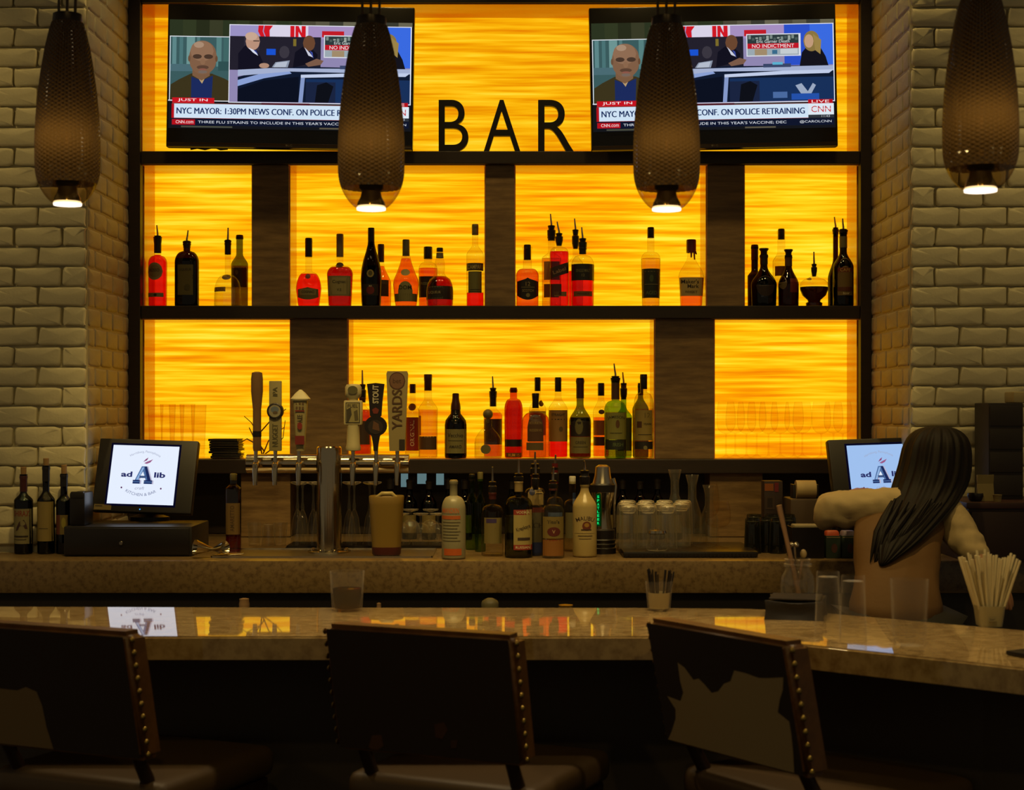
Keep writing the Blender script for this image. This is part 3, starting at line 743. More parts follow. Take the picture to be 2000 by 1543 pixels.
# stack of black folders and a wire ornament beside the taps
rn = random.Random(5)
for i in range(8):
    dx = rn.uniform(-.006, .006)
    o = empty('check_folder', (X(444, 6.1) + dx, 6.09 + rn.uniform(-.006, .006), S3 + .0092 * i), 'black leather check folder in the stack beside the taps, %s from the bottom' % WN[i], 'folder', 'stack of black check folders', rz=rn.uniform(-.06, .06))
    mb = MB(); mb.box(-.055, .055, -.055, .055, .0002, .003, .001); mb.box(-.055, .055, -.055, .055, .006, .0089, .001)
    mb.box(-.056, -.052, -.055, .055, .0004, .0088, .001)
    mb.obj('cover', black_plastic, o)
    MB().box(-.051, .052, -.052, .052, .0031, .0059).obj('paper_slip', pm('slip_paper', L('8a7a58'), .8), o, smooth=False)
o = empty('twig_ornament', pos(512, 6.12, S3), 'small brown wire twig ornament behind the left tap handles', 'ornament')
mb = MB(); k = 6.14 / F
for pts in (((0, 0), (12, -30), (30, -48), (42, -56)), ((0, 0), (-6, -40), (-22, -66), (-36, -78)), ((0, 0), (26, -20), (40, -36), (44, -70)), ((4, -10), (-18, -40), (-26, -56)), ((-6, -44), (20, -74), (46, -92)), ((-4, -20), (-30, -34), (-40, -28))):
    mb.tube([(a * k, .004 * i, .005 - b * k) for i, (a, b) in enumerate(pts)], [.003, .0024, .0018, .0014][:len(pts)], 6)
mb.obj('twigs', pm('twig_brown', L('5a3416'), .7), o)
MB().lathe([(.022, 0), (.024, .004), (.012, .012), (.004, .014)], 16).obj('base', pm('twig_brown'), o)

# ================================================================ BEER TAPS
YT = 5.36
tow = empty('beer_tap_tower', (X(643, 5.38), 5.38, CZ), 'polished steel beer tap tower with a cross pipe carrying six faucets', 'beer tap')
tx, ty = X(643, 5.38), 5.38
r = 24 * 5.38 / F
chrome = pm('worn_chrome', L('c4b89c'), .16, 1)
MB().lathe([(r, .008), (r, .10), (r, .30), (r, Z(873, ty) - CZ - .004), (r * .9, Z(873, ty) - CZ)], 36).obj('column', chrome, tow)
MB().lathe([(r * 1.75, 0), (r * 1.75, .005), (r * 1.5, .008), (r, .009)], 36).obj('flange', chrome, tow, angle=25)
for i in range(8):
    a = 2 * PI * (i + .5) / 8
    MB().lathe([(.005, 0), (.005, .004), (.003, .006)], 8).obj('flange_bolt', chrome, tow, loc=(r * 1.48 * math.cos(a), r * 1.48 * math.sin(a), .007))
yp = 5.42; zp = Z(906, yp) - CZ; rp = 18.5 * yp / F
for p0, p1 in ((484, 622), (666, 800)):
    x0, x1 = X(p0, yp) - tx, X(p1, yp) - tx
    MB().tube([(x0, .02, zp), (x0 + .001, .02, zp), (x1 - .001, .02, zp), (x1, .02, zp)], [rp * .9, rp, rp, rp * .9], 28).obj('cross_pipe', chrome, tow)
taps = (502, 540, 586, 691, 736, 777)
for p in taps:
    x = X(p, YT) - tx
    q = MB().tube([(x, .0, zp), (x, -.035, zp + .004), (x, -.055, zp - .004), (x, -.062, zp - .03), (x, -.062, zp - .07)], [.010, .010, .011, .009, .007], 12).obj('faucet', chrome, tow)
    MB().tube([(x, -.045, zp), (x, -.045, zp + .03), (x, -.045, zp + .045)], [.008, .006, .007], 10).obj('faucet_collar', chrome, q)
zh = CZ + zp + .046
yh = ty - .045
def handle(label, cx, top, build):
    o = empty('tap_handle', (X(cx, yh), yh, zh), label, 'tap handle', 'beer tap handles')
    build(o, yh / F, lambda py: Z(py, yh) - zh)
def slab(o, k, pts, th, mat, name='grip', y=0, bev=0):
    """pts: outline in px offsets / metre heights, given thickness"""
    mb = MB(); mb.prism([(a * k, z) for a, z in pts], y - th / 2, y + th / 2, lambda u, v, h: (u, h, v))
    return mb.obj(name, mat, o, angle=30)
def pr_face(o, k, z, y, pr, name='face_print', mat=None):
    return pr.build(lambda u, v, l: (u * k, y - .0008 - .0003 * l, z(v))).obj(name, mat or PRINT, o, smooth=False, fix=False)
def t1(o, k, z):
    mb = MB(); w = [(7, 0), (8, .01), (8, z(850)), (8, z(800)), (11.5, z(765)), (11.5, z(740)), (10, z(728)), (4, z(726))]
    mb.lathe([(a * k, b, 3) for a, b in w], 20, dep=.6); mb.obj('grip', pm('tap_wood', L('7a5a34'), .4, noise=(14, L('5c4020'), (1, 1, .2), .4, .7)), o)
    MB().lathe([(8.5 * k, z(853), 3), (8.5 * k, z(842), 3)], 20, dep=.62).obj('band', black_plastic, o)
handle('slender brown wooden paddle tap handle, first from the left', 502, 728, t1)
def t2(o, k, z):
    MB().box(-12 * k, 12 * k, -.008, .008, 0, z(744), .003).obj('grip', pm('tap_cream', L('8f8458'), .5), o)
    MB().tube([(0, -.016, z(803)), (0, -.012, z(803)), (0, .010, z(803)), (0, .013, z(803))], [14 * k, 16 * k, 16 * k, 14 * k], 24).obj('medallion', pm('tap_dark', L('2a2420'), .35), o)
    pr = Print(); pr.oval(0, 803, 12, 12, L('8b846a')); pr.oval(0, 800, 8, 6, L('5e6a78')); pr.oval(1, 806, 5, 3, L('5a4a34'))
    pr_face(o, k, z, -.016, pr)
    pr = Print(); pr.text('NUGGET', 0, 850, 11, L('565030'), 44, rot=-PI / 2, bold=.02); pr.text('IPA', 0, 765, 9, L('565030'), 18, rot=-PI / 2, bold=.02)
    pr_face(o, k, z, -.008, pr)
handle('flat cream tap handle with a round medallion, second from the left', 538, 744, t2)
def t3(o, k, z):
    MB().lathe([(8 * k, 0, 4), (9 * k, z(868), 4), (14 * k, z(785), 4), (14 * k, z(780), 4)], 24, dep=.8).obj('tower', pm('tap_cream'), o)
    MB().lathe([(18 * k, z(782), 4), (19 * k, z(779), 4), (10 * k, z(768), 4), (2 * k, z(761), 4)], 24, dep=.8).obj('roof', pm('tap_white', L('b7ad86'), .5), o, angle=25)
    pr = Print()
    for i in range(3):
        for j in range(2): pr.rect(-8 + i * 6, 786 + j * 8, -4 + i * 6, 791 + j * 8, L('5a4426'))
    pr.rect(-9, 801, 9, 804, L('6b2218')); pr.text('ALE', 0, 818, 10, L('3a2c1a'), 16, bold=.02, rot=-PI / 2); pr.oval(0, 832, 5, 7, L('7a2218')); pr.rect(-9, 851, 9, 868, L('6e1a18'))
    pr_face(o, k, z, -.0175 , pr)
handle('small white lighthouse-shaped tap handle with peaked roof, third from the left', 587, 762, t3)
def t4(o, k, z):
    w = pm('tap_pump', L('b0a478'), .45)
    MB().lathe([(6 * k, 0), (14 * k, .002), (15 * k, z(874)), (13 * k, z(868)), (12 * k, z(835)), (12 * k, z(830))], 24).obj('pedestal', w, o)
    MB().box(-18 * k, 18 * k, -.016, .016, z(830), z(782), .006).obj('pump_case', w, o)
    MB().lathe([(9 * k, z(783)), (10 * k, z(778)), (15 * k, z(774)), (16 * k, z(768)), (16 * k, z(756)), (13 * k, z(751)), (4 * k, z(750))], 24, dep=.7).obj('globe', w, o)
    pr = Print(); pr.rect(-14, 786, 14, 826, L('2c281c')); pr.rect(-12.5, 787.5, 12.5, 824.5, L('8d8354')); pr.text('FUEL', 0, 793, 7, INK, 20, bold=.02); pr.poly([(-12, 800), (-4, 796), (-2, 810), (-8, 824), (-12, 824)], L('3a3424')); pr.poly([(2, 804), (9, 800), (11, 820), (4, 822)], L('544a2c'))
    pr_face(o, k, z, -.016, pr)
    pr = Print(); pr.oval(0, 762, 10, 8, L('54502f')); pr_face(o, k, z, -.0205, pr, 'globe_print')
handle('white antique fuel pump shaped tap handle, first right of the column', 690, 750, t4)
def t5(o, k, z):
    pts = [(-4, 0), (4, 0), (5, z(868)), (8, z(852))]
    for i in range(9):
        a = -1.15 + i * (2.3) / 8; pts.append((22 * math.cos(a), z(832 - 20 * math.sin(a))))
    pts += [(11, z(812)), (13, z(785)), (17, z(750)), (0, z(748))]
    pts += [(-a, b) for a, b in reversed(pts[2:-1])]
    slab(o, k, pts, .016, pm('tap_black', L('1d1611'), .35))
    pr = Print(); pr.text('STOUT', 0, 770, 12, L('b0a888'), 36, bold=.03, rot=-PI / 2); pr.oval(0, 834, 15, 14, L('251a14')); pr.poly([(-7, 800), (0, 796), (7, 800), (4, 808), (-4, 808)], L('6a2414')); pr.poly([(-4, 822), (6, 828), (8, 842), (-6, 838)], L('5a3a22'))
    pr_face(o, k, z, -.008, pr)
handle('black tap handle with round disc and pale lettering, second right of the column', 734, 748, t5)
def t6(o, k, z):
    slab(o, k, [(-14, 0), (14, 0), (15, z(880)), (17, z(830)), (21, z(730)), (19, z(725)), (-19, z(725)), (-21, z(730)), (-17, z(830)), (-15, z(880))], .020, pm('tap_tan', L('8c7d50'), .5))
    pr = Print(); pr.oval(0, 744, 16, 17, L('4b2a1c')); pr.oval(0, 744, 14, 15, L('6a4a32')); pr.text('bet', 0, 744, 9, L('3a2014'), 16); pr.text('YARDS', 0, 800, 20, L('4a3018'), 78, rot=-PI / 2, bold=.01); pr.rect(4, 858, 15, 878, L('2a2018'))
    pr_face(o, k, z, -.010, pr)
handle('tall tan tap handle printed with upright lettering, farthest right', 776, 725, t6)
def slab_obj(name, x0, x1, y0, y1, z0, z1, mat, parent=None, bev=.003): return MB().box(x0, x1, y0, y1, z0, z1, bev).obj(name, mat, parent)
tray = empty('drip_tray', (X(640, 5.36), 5.36, CZ), 'shallow steel drip tray beneath the beer taps', 'drip tray')
txc = X(640, 5.36)
for nm, a in (('tray_base', (-.36, .36, -.17, .13, .0003, .002)), ):
    MB().box(*a).obj(nm, steel, tray, smooth=False)
mb = MB()
for a in ((-.36, .36, -.17, -.166, .002, .006), (-.36, .36, .126, .13, .002, .006), (-.36, -.356, -.17, .13, .002, .006), (.356, .36, -.17, .13, .002, .006)): mb.box(*a)
mb.obj('tray_rim', steel, tray, smooth=False)
tow.location.z = CZ + .0022

# ================================================================ BACK COUNTER ITEMS
GC = 'bottles on the back counter'
def bcn(label, cx, w, lip, nk, sh, base, **k):
    Y = ctr_Y(base) + w * 5.2 / F / 2
    return bottle(label, cx, w, k.pop('Y', Y), k.pop('surf', CZ + .0003), lip, nk, sh, group=k.pop('group', GC), **k)
for (lab, cx, w, lip, nk, sh, top, labs, wr) in (
    ('dark wine bottle with cork, red lettering and a horse on its label, leftmost', 46, 36, 926, 962, 978, 912, [('rect', 993, 1061, -17, 17, L('7c7450'), [('r', -15, 995, 15, 1008, L('7c7450')), ('t', 'SHIRAZ', 0, 1002, 11, L('7a1a14'), 30), ('p', [(-9, 1030), (-3, 1018), (6, 1014), (10, 1022), (12, 1032), (8, 1032), (5, 1026), (-2, 1026), (-6, 1034), (-10, 1036)], L('3a2220')), ('r', -15, 1045, 13, 1048, INK), ('r', -15, 1052, 10, 1053, INK)])], ('darkred', 926, 960)),
    ('dark wine bottle with cork and plain cream label, middle of three', 90, 34, 909, 958, 978, 895, [('rect', 979, 1056, -15, 16, L('85733f'), [('r', -10, 1031, 8, 1032, INK)])], ('black', 909, 940)),
    ('dark wine bottle with cork and small colourful label, beside the register', 125, 30, 925, 965, 980, 908, [('rect', 1005, 1043, -13, 11, L('6a5a2c'), [('r', -13, 1005, -4, 1043, L('5c2c1c')), ('e', 3, 1020, 4, 10, L('8a8030'))])], ('black', 925, 950))):
    rt = bcn(lab, cx, w, lip, nk, sh, 1083, nw=13, gl='black', liq=('black', sh), wrap=wr, labels=labs, curve='s', name='wine_bottle', Y=5.345)
    zz = lambda py: Z(py, 5.345) - CZ
    MB().lathe([(.0075, zz(lip) - .01), (.009, zz(lip)), (.0095, zz(top) - .001), (.008, zz(top))], 14).obj('cork', CAPM['cork'], rt)

# tall red liqueur bottle beside the taps
bottle('tall slim bottle of dark red liqueur with tan label, left of the taps', 456, 30, 5.40, CZ + .0003, 926, 945, 955, nw=14, gl='clear', liq=('deep', 948), n=3, cap=('olive', 938, 13, 925),
       labels=[('rect', 982, 1043, -13, 14, L('6a5126'), [('v', 'AMARETTO', 0, 1012, 8, L('3c2a14'), 50)])], group=GC)
# jigger
o = empty('cocktail_jigger', pos(416, 5.2, CZ), 'double-ended steel cocktail jigger lying on its side by the register', 'jigger')
for sgn, nm in ((-1, 'large_cup'), (1, 'small_cup')):
    q_ = 1 if sgn < 0 else .85
    mb = MB(); mb.lathe([(.006, .002), (.010, .014), (.026 * q_, .062 * q_), (.0245 * q_, .061 * q_), (.006, .006)], 24)
    q = mb.obj(nm, chrome, o, loc=(0, 0, .0265)); q.rotation_euler = (.5, sgn * 1.38, 0)
o = empty('steel_tongs', pos(440, 5.22, CZ + .0004), 'long steel bar tongs lying beside the jigger', 'tongs')
for s_ in (-1, 1):
    MB().tube([(-.045, s_ * .012, .004), (-.02, s_ * .012, .006), (.03, s_ * .008, .010), (.06, 0, .012)], [.0035, .003, .003, .003], 8).obj('arm', chrome, o)

# POS terminals
plast = pm('charcoal_plastic', L('1d1917'), .45)
def logo(pr, cx, cy, s, W, H):
    """restaurant logo, centred at cx,cy, s = scale"""
    g, n_ = L('9aa2c4'), L('1c2a5a')
    pr.text('Harrisburg, Pennsylvania', cx, cy - 62 * s, 8 * s, L('a0a6c0'), 86 * s, arc=(72 * s, 1))
    pr.poly([(cx - 4 * s, cy - 34 * s), (cx + 2 * s, cy - 42 * s), (cx + 9 * s, cy - 47 * s), (cx + 6 * s, cy - 39 * s)], L('8a4a78'))
    pr.poly([(cx - 1 * s, cy - 31 * s), (cx + 8 * s, cy - 36 * s), (cx + 22 * s, cy - 42 * s), (cx + 15 * s, cy - 33 * s), (cx + 6 * s, cy - 29 * s)], L('9a5a86'))
    # big slab-serif A : grey shadow, light-blue left leg, navy right leg
    A = lambda dx, c: pr.poly([(cx + (a + dx) * s, cy + b * s) for a, b in ((-6, -22), (8, -22), (22, 16), (26, 16), (26, 26), (4, 26), (4, 16), (8, 16), (6, 9), (-9, 9), (-11, 16), (-7, 16), (-7, 26), (-26, 26), (-26, 16), (-21, 16))], c)
    A(3.5, L('b8b4cc')); A(0, L('4a6a9c'))
    pr.poly([(cx - 4 * s, cy - 19 * s), (cx + 1 * s, cy - 19 * s), (cx - 12 * s, cy + 15 * s), (cx - 18 * s, cy + 15 * s)], L('8fb0dc'))
    pr.poly([(cx + 1 * s, cy - 22 * s), (cx + 8 * s, cy - 22 * s), (cx + 22 * s, cy + 16 * s), (cx + 13 * s, cy + 16 * s)], n_)
    pr.poly([(cx - 1 * s, cy - 8 * s), (cx + 4 * s, cy + 4 * s), (cx - 7 * s, cy + 4 * s)], L('e4efff'))
    for y_ in (4, 8): pr.rect(cx - 10 * s, cy + y_ * s, cx + 8 * s, cy + (y_ + 2) * s, n_)
    for x0, x1 in ((-26, -7), (4, 26)):
        for y_ in (16, 22): pr.rect(cx + x0 * s, cy + y_ * s, cx + x1 * s, cy + (y_ + 3.5) * s, n_)
    pr.text('ad', cx - 44 * s, cy + 1 * s, 15 * s, L('2a2f66'), 30 * s, bold=.035); pr.text('lib', cx + 45 * s, cy + 1 * s, 15 * s, L('2a2f66'), 30 * s, bold=.035)
    pr.text('craft', cx - 5 * s, cy + 38 * s, 8 * s, L('9a9cb8'), 26 * s, shear=.35)
    pr.text('KITCHEN & BAR', cx - 1 * s, cy + 56 * s, 8 * s, L('8e96b4'), 84 * s, arc=(76 * s, -1), bold=.01)
    pr.oval(cx - 54 * s, cy + 38 * s, 2.4 * s, 2.4 * s, L('5a2a5a')); pr.oval(cx + 52 * s, cy + 38 * s, 2.4 * s, 2.4 * s, L('5a2a5a'))
def pos_terminal(label, cx, py0, py1, Y, wpx, tilt, yaw, lg, bg, sticker, base_px, roll=0):
    k = Y / F; H = (py1 - py0) * k; W = wpx * k
    o = empty('register_terminal', (X(cx, Y), Y, CZ), label, 'register')
    zc = Z((py0 + py1) / 2, Y) - CZ
    R = Matrix.Translation((0, 0, zc)) @ Matrix.Rotation(yaw, 4, 'Z') @ Matrix.Rotation(-tilt, 4, 'X') @ Matrix.Rotation(roll, 4, 'Y')
    mb = MB(); mb.box(-W / 2, W / 2, -.012, .022, -H / 2, H / 2, .006, R); mb.box(-W * .36, W * .36, .02, .05, -H * .36, H * .36, .008, R)
    q = mb.obj('monitor_case', plast, o)
    pr = Print(); sx0, sy0, sx1, sy1 = lg
    pr.rect(sx0 - 4, sy0 - 4, sx1 + 4, sy1 + 4, L('06061e')); pr.rect(sx0, sy0, sx1, sy1, bg)
    s_ = .74 * (sx1 - sx0) / 132
    logo(pr, (sx0 + sx1) / 2, (sy0 + sy1) / 2 - 1, s_, 0, 0)
    pr.build(lambda u, v, l: R @ Vector((u * k, -.0123 - .00015 * l, -v * k))).obj('screen', SCREEN, o, smooth=False, fix=False)
    if sticker:
        pr = Print(); pr.rect(sx0 - 24, sy1 + 2, sx0 + 10, sy1 + 13, L('6d5c30')); pr.rect(sx0 - 22, sy1 + 4, sx0 - 8, sy1 + 7, L('3c3018'))
        pr.build(lambda u, v, l: R @ Vector((u * k, -.0123 - .00015 * l, -v * k))).obj('sticker', PRINT, o, smooth=False, fix=False)
    e = MB(); e.lathe([(.0022, 0), (.0022, .001)], 10); q2 = e.obj('power_light', emit('blue_led', (.05, .35, .9), 1.2), o)
    q2.matrix_local = R @ Matrix.Translation((-.004, -.0125, -H / 2 + .010)) @ Matrix.Rotation(PI / 2, 4, 'X')
    MB().lathe([(W * .2, .0), (W * .2, .012), (W * .12, .02), (.03, .03), (.028, zc - H * .3), (.03, zc - H * .25)], 24, dep=.6, at=(0, .06, base_px)).obj('stand', plast, o)
    return o
# left terminal stands on its cash drawer
dz = (1088 - 1030) * 5.3 / F
dr = empty('cash_drawer', (X(266, 5.36), 5.235, CZ), 'wide black cash drawer under the left register screen', 'cash drawer')
dw = (397 - 146) * 5.235 / F / 2
MB().box(-dw, dw, .008, .30, .0005, dz, .005).obj('drawer_case', plast, dr)
MB().box(-dw + .008, dw - .008, 0, .01, .006, dz - .006, .003).obj('drawer_front', black_plastic, dr)
q = MB().lathe([(.007, 0), (.007, .004), (.0055, .006)], 16).obj('lock', steel, dr, loc=(-.02, .001, dz * .45)); q.rotation_euler = (PI / 2, 0, 0)
pos_terminal('left register touchscreen with a black case showing the restaurant logo, standing on its cash drawer', 285, 857, 1004, 5.47, 196, .30, -.05, (-69, -60, 62, 58), L('e6efff'), True, dz + .0006, roll=.03)
o = empty('receipt_printer', (X(160, 5.33), 5.32, CZ + dz + .0004), 'black receipt printer on the left of the cash drawer', 'printer')
MB().box(-.026, .026, -.05, .06, 0, .11, .008).obj('case', black_plastic, o); MB().box(-.021, .021, -.052, -.03, .09, .112, .002).obj('paper_slot', plast, o)
# right terminal on a pole stand
pos_terminal('right register touchscreen with a black case showing the restaurant logo, behind the bartender', 1716, 855, 1010, 5.50, 192, .26, .12, (-60, -64, 66, 55), L('9fc0ee'), False, .0004, roll=-.03)

# inverted flutes on two racks, left and right of the tower
def inv_flute(label, cx, Y, group):
    k = Y / F; surf = CZ + .0095
    zz = lambda py: Z(py, Y) - surf
    root = empty('champagne_flute', pos(cx, Y, surf), label, 'flute glass', group)
    r = 14 * k
    MB().lathe([(r, 0), (r * .98, .01), (r * .86, zz(1040)), (r * .62, zz(1012)), (r * .34, zz(1000)), (.004, zz(995))], 22, close=False).obj('bowl', gl_bar, root)
    MB().lathe([(.004, zz(996)), (.0065, zz(990)), (.0035, zz(980)), (.0032, zz(955)), (.006, zz(947))], 10, close=False).obj('stem', gl_bar, root)
    MB().lathe([(.006, zz(947)), (r * .9, zz(944)), (r * .98, zz(942)), (r * .9, zz(941)), (.004, zz(941))], 22, close=False).obj('foot', gl_bar, root)
i = 0
for cxs in ((581, 612), (682, 722)):
    for j, cx in enumerate(cxs):
        for rr, Y in ((0, 5.58), (1, 5.68)):
            inv_flute('upside-down champagne flute behind the taps, %s from the left in the %s row' % (WN[i], 'front' if not rr else 'back'), cx + (0 if not rr else 10), Y, 'upside-down flutes behind the taps')
        i += 1
for c0, c1, nm in ((563, 634, 'left'), (662, 745, 'right'), (768, 866, 'small')):
    o = empty('glass_mat', (X((c0 + c1) / 2, 5.62), 5.62, CZ), 'black ribbed rubber mat under the upside-down %s' % {'left': 'flutes left of the tap column', 'right': 'flutes right of the tap column', 'small': 'short stemmed glasses'}[nm], 'bar mat')
    hw = (c1 - c0) / 2 * 5.62 / F
    mb = MB(); mb.box(-hw, hw, -.07, .11, .0003, .004, .001)
    mb.obj('mat_base', black_plastic, o)
    for q_ in range(9): MB().box(-hw + .003, hw - .003, -.066 + q_ * .02, -.058 + q_ * .02, .004, .0093).obj('rib', black_plastic, o, smooth=False)
def inv_goblet(label, cx, Y, group, h=62):
    k = Y / F; surf = CZ + .0095; h *= k; r = 19 * k
    root = empty('short_goblet', pos(cx, Y, surf), label, 'goblet', group)
    MB().lathe([(r * .82, 0), (r, h * .25), (r * .97, h * .45), (r * .7, h * .62), (.006, h * .70)], 22, close=False).obj('bowl', gl_bar, root)
    MB().lathe([(.006, h * .70), (.0045, h * .78), (.006, h * .92)], 10, close=False).obj('stem', gl_bar, root)
    MB().lathe([(.006, h * .92), (r * .8, h * .97), (r * .82, h), (.003, h)], 22, close=False).obj('foot', gl_bar, root)
for i, cx in enumerate((784, 822, 855)):
    inv_goblet('upside-down goblet, %s from left in front row by the white frosted bottle' % WN[i], cx, 5.575, 'upside-down goblets on the back counter')
for i, cx in enumerate((802, 841)):
    inv_goblet('upside-down goblet, %s of the back row by the white frosted bottle' % WN[i], cx, 5.66, 'upside-down goblets on the back counter', 66)
# small clear tumblers left of the flutes
for i, cx in enumerate((497, 524, 548)):
    tall_glass('small clear rocks glass before the brown panel, %s from the left' % WN[i], cx, 5.64, CZ + .0003, 46, 27, 'small rocks glasses left of the flutes', name='rocks_glass', flip=(i == 1))
# frosted pitcher
o = empty('juice_pitcher', pos(755, 5.24, CZ + .0067), 'frosted plastic juice pitcher of yellow mix with dark red base, in front of the taps', 'pitcher')
k = 5.24 / F
zz = lambda py: Z(py, 5.24) - CZ - .0067
MB().lathe([(26 * k, 0, 3), (27 * k, .004, 3), (28 * k, zz(1066), 3), (33 * k, zz(985), 3), (34 * k, zz(970), 3), (33 * k, zz(968), 3), (31 * k, zz(972), 3), (27 * k, zz(1060), 3), (2 * k, zz(1064), 3)], 28, close=False).obj('jug', pm('frosted_yellow_plastic', L('84692c'), .4), o)
MB().lathe([(26.5 * k, .0004, 3), (27.6 * k, .004, 3), (28.6 * k, zz(1067), 3)], 28, close=False).obj('base_band', pm('dark_red_band', L('4a1816'), .5), o)
mb = MB(); mb.tube([(-20 * k, -.004, zz(972)), (-8 * k, -.01, zz(964)), (10 * k, -.01, zz(964)), (24 * k, -.004, zz(976))], [.005, .008, .008, .004], 10); mb.obj('spout_lid', pm('frosted_lid', L('a5935a'), .3), o)

# front row of vodka-type bottles
bcn('white frosted vodka bottle with orange lettering and short neck', 886, 47, 939, 968, 995, 1094, Y=5.165, nw=15, gl='clear', body=pm('frosted_white_glass', L('8f8768'), .35), bb=1, curve='dome', cap=('tan', 944, 15, 937),
    labels=[('rect', 990, 1002, -22, 12, L('8f8768'), [('t', 'MANDRIN', -5, 996, 10, L('c0602a'), 32)]), ('rect', 1006, 1013, -22, 14, L('b05a24'))] + [('rect', 1018 + 6 * i, 1019.5 + 6 * i, -20, 14 - (i % 3) * 3, L('5f5636')) for i in range(7)] + [('rect', 1070, 1083, -18, 16, L('b8561c'))])
bcn('clear bottle with pour spout and dark mountain label, left of the green-shouldered pair', 962, 44, 960, 985, 1002, 1086, Y=5.27, nw=13, gl='clear', liq=('clear', 1040), pour=(912, 940, 0), curve='dome', bb=1, wrap=('darkred', 960, 975),
    labels=[('rect', 1010, 1060, -16, 18, L('6f6238'), [('r', -12, 1012, 8, 1020, L('3a2c5a')), ('p', [(-10, 1044), (6, 1030), (18, 1036), (18, 1046)], L('241e1c'))])])
bcn('slim bright green bottle standing behind the clear mountain bottle', 938, 22, 935, 962, 985, 1078, nw=10, gl='green', Y=5.42, cap=('olive', 940, 11, 922), curve='s')
bcn('green bottle with dark cap, behind the white frosted bottle', 922, 26, 930, 960, 985, 1076, nw=11, gl='green', Y=5.5, cap=('black', 938, 12, 926), curve='s')
bcn('large green-shouldered bottle with red bordered white label', 1013, 55, 938, 968, 990, 1090, Y=5.215, nw=15, gl='olive', body=GL['olive'], liq=('clear', 1010), pour=(896, 924, 0), curve='dome', bb=1, wrap=('tan', 938, 960),
    labels=[('rect', 994, 1072, -10, 26, L('9d8c54'), [('r', -10, 994, 26, 1004, L('8a2a20')), ('t', 'VODKA', 8, 999, 5, CREAM, 26), ('t', 'Krepkaya', 9, 1030, 10, L('4a3c28'), 28, -.3), ('r', -2, 1048, 22, 1053, L('3a2c24')), ('r', -10, 1062, 26, 1072, L('8a2a20')), ('t', 'RUSSIAN', 8, 1067, 5, CREAM, 28)])])
bcn('tall bottle with orange and white label and pour spout, behind the oval-label bottle', 1045, 42, 925, 952, 965, 1080, Y=5.38, nw=15, gl='clear', liq=('clear', 1000), pour=(882, 905, 0), curve='dome', bb=1, wrap=('darkred', 925, 948),
    labels=[('rect', 940, 985, -14, 16, L('8f7a4a'), [('r', -14, 940, 16, 943, L('b0601c')), ('e', -6, 960, 6, 6, L('26284a')), ('r', 2, 955, 14, 957, INK), ('r', 2, 962, 14, 963, INK)]), ('rect', 990, 1000, -16, 18, L('6a2a1c'))])
bcn('bottle with deep blue base and grey script label, half hidden between two labels', 1046, 34, 945, 985, 1000, 1090, Y=5.28, nw=12, gl='clear', liq=('clear', 1010), pour=(900, 925, 0), bb=1, curve='dome',
    labels=[('rect', 1000, 1058, -14, 16, L('4d4632'), [('t', 'ICE', 2, 1025, 10, INK, 20)]), ('rect', 1058, 1084, -16, 17, L('1a2454'))])
bcn('clear vodka bottle with red oval on its cream label and pour spout', 1080, 45, 952, 985, 1000, 1089, Y=5.20, nw=13, gl='clear', liq=('clear', 1010), pour=(912, 938, -1), bb=1, curve='dome', wrap=('darkred', 940, 958),
    labels=[('rect', 1008, 1050, -20, 20, L('7d6a34'), [('t', "Tito's", 0, 1018, 7, INK, 24), ('e', 1, 1037, 13, 9, L('5c221c')), ('t', 'V', 1, 1037, 7, L('b8a070'))]), ('rect', 1053, 1084, -20, 20, L('8a5a24'), [('r', -20, 1053, 20, 1055, L('8a3a1c'))])])
bcn('red-capped bottle with pour spout, behind the red oval label', 1084, 34, 938, 970, 985, 1078, Y=5.42, nw=12, gl='clear', liq=('gold', 1000), pour=(888, 912, -1), bb=1, curve='dome', wrap=('red', 905, 945), labels=[('rect', 1000, 1050, -14, 14, L('4a5a7a'))])
bcn('white coconut rum bottle with black pour spout and a palm sunset emblem', 1142, 47, 944, 955, 990, 1086, Y=5.24, nw=16, gl='clear', body=pm('white_coated_glass', L('b09a62'), .3), bb=1, curve='s', wrap=('black', 921, 944), pour=(900, 918, 1),
    labels=[('rect', 1005, 1040, -20, 20, L('b09a62'), [('a', 'MALIBU', 0, 1011, 8, L('3a2820'), 36, (40, 1)), ('e', 3, 1026, 9, 9, L('6a3020')), ('e', 3, 1024, 5, 4, L('a0782c')), ('r', -8, 1032, 12, 1034, L('3a2820'))]), ('rect', 1044, 1046, -14, 14, L('6a5a38')), ('rect', 1050, 1051, -12, 12, L('6a5a38'))])
bcn('pale bottle with blue label, behind the white coconut rum', 1118, 36, 940, 975, 990, 1076, Y=5.44, nw=13, gl='pale', liq=('clear', 1000), bb=1, curve='dome', cap=('white', 945, 13, 930), labels=[('rect', 962, 985, 0, 14, L('1c2c50')), ('rect', 1000, 1050, -14, 15, L('5d5638'))])
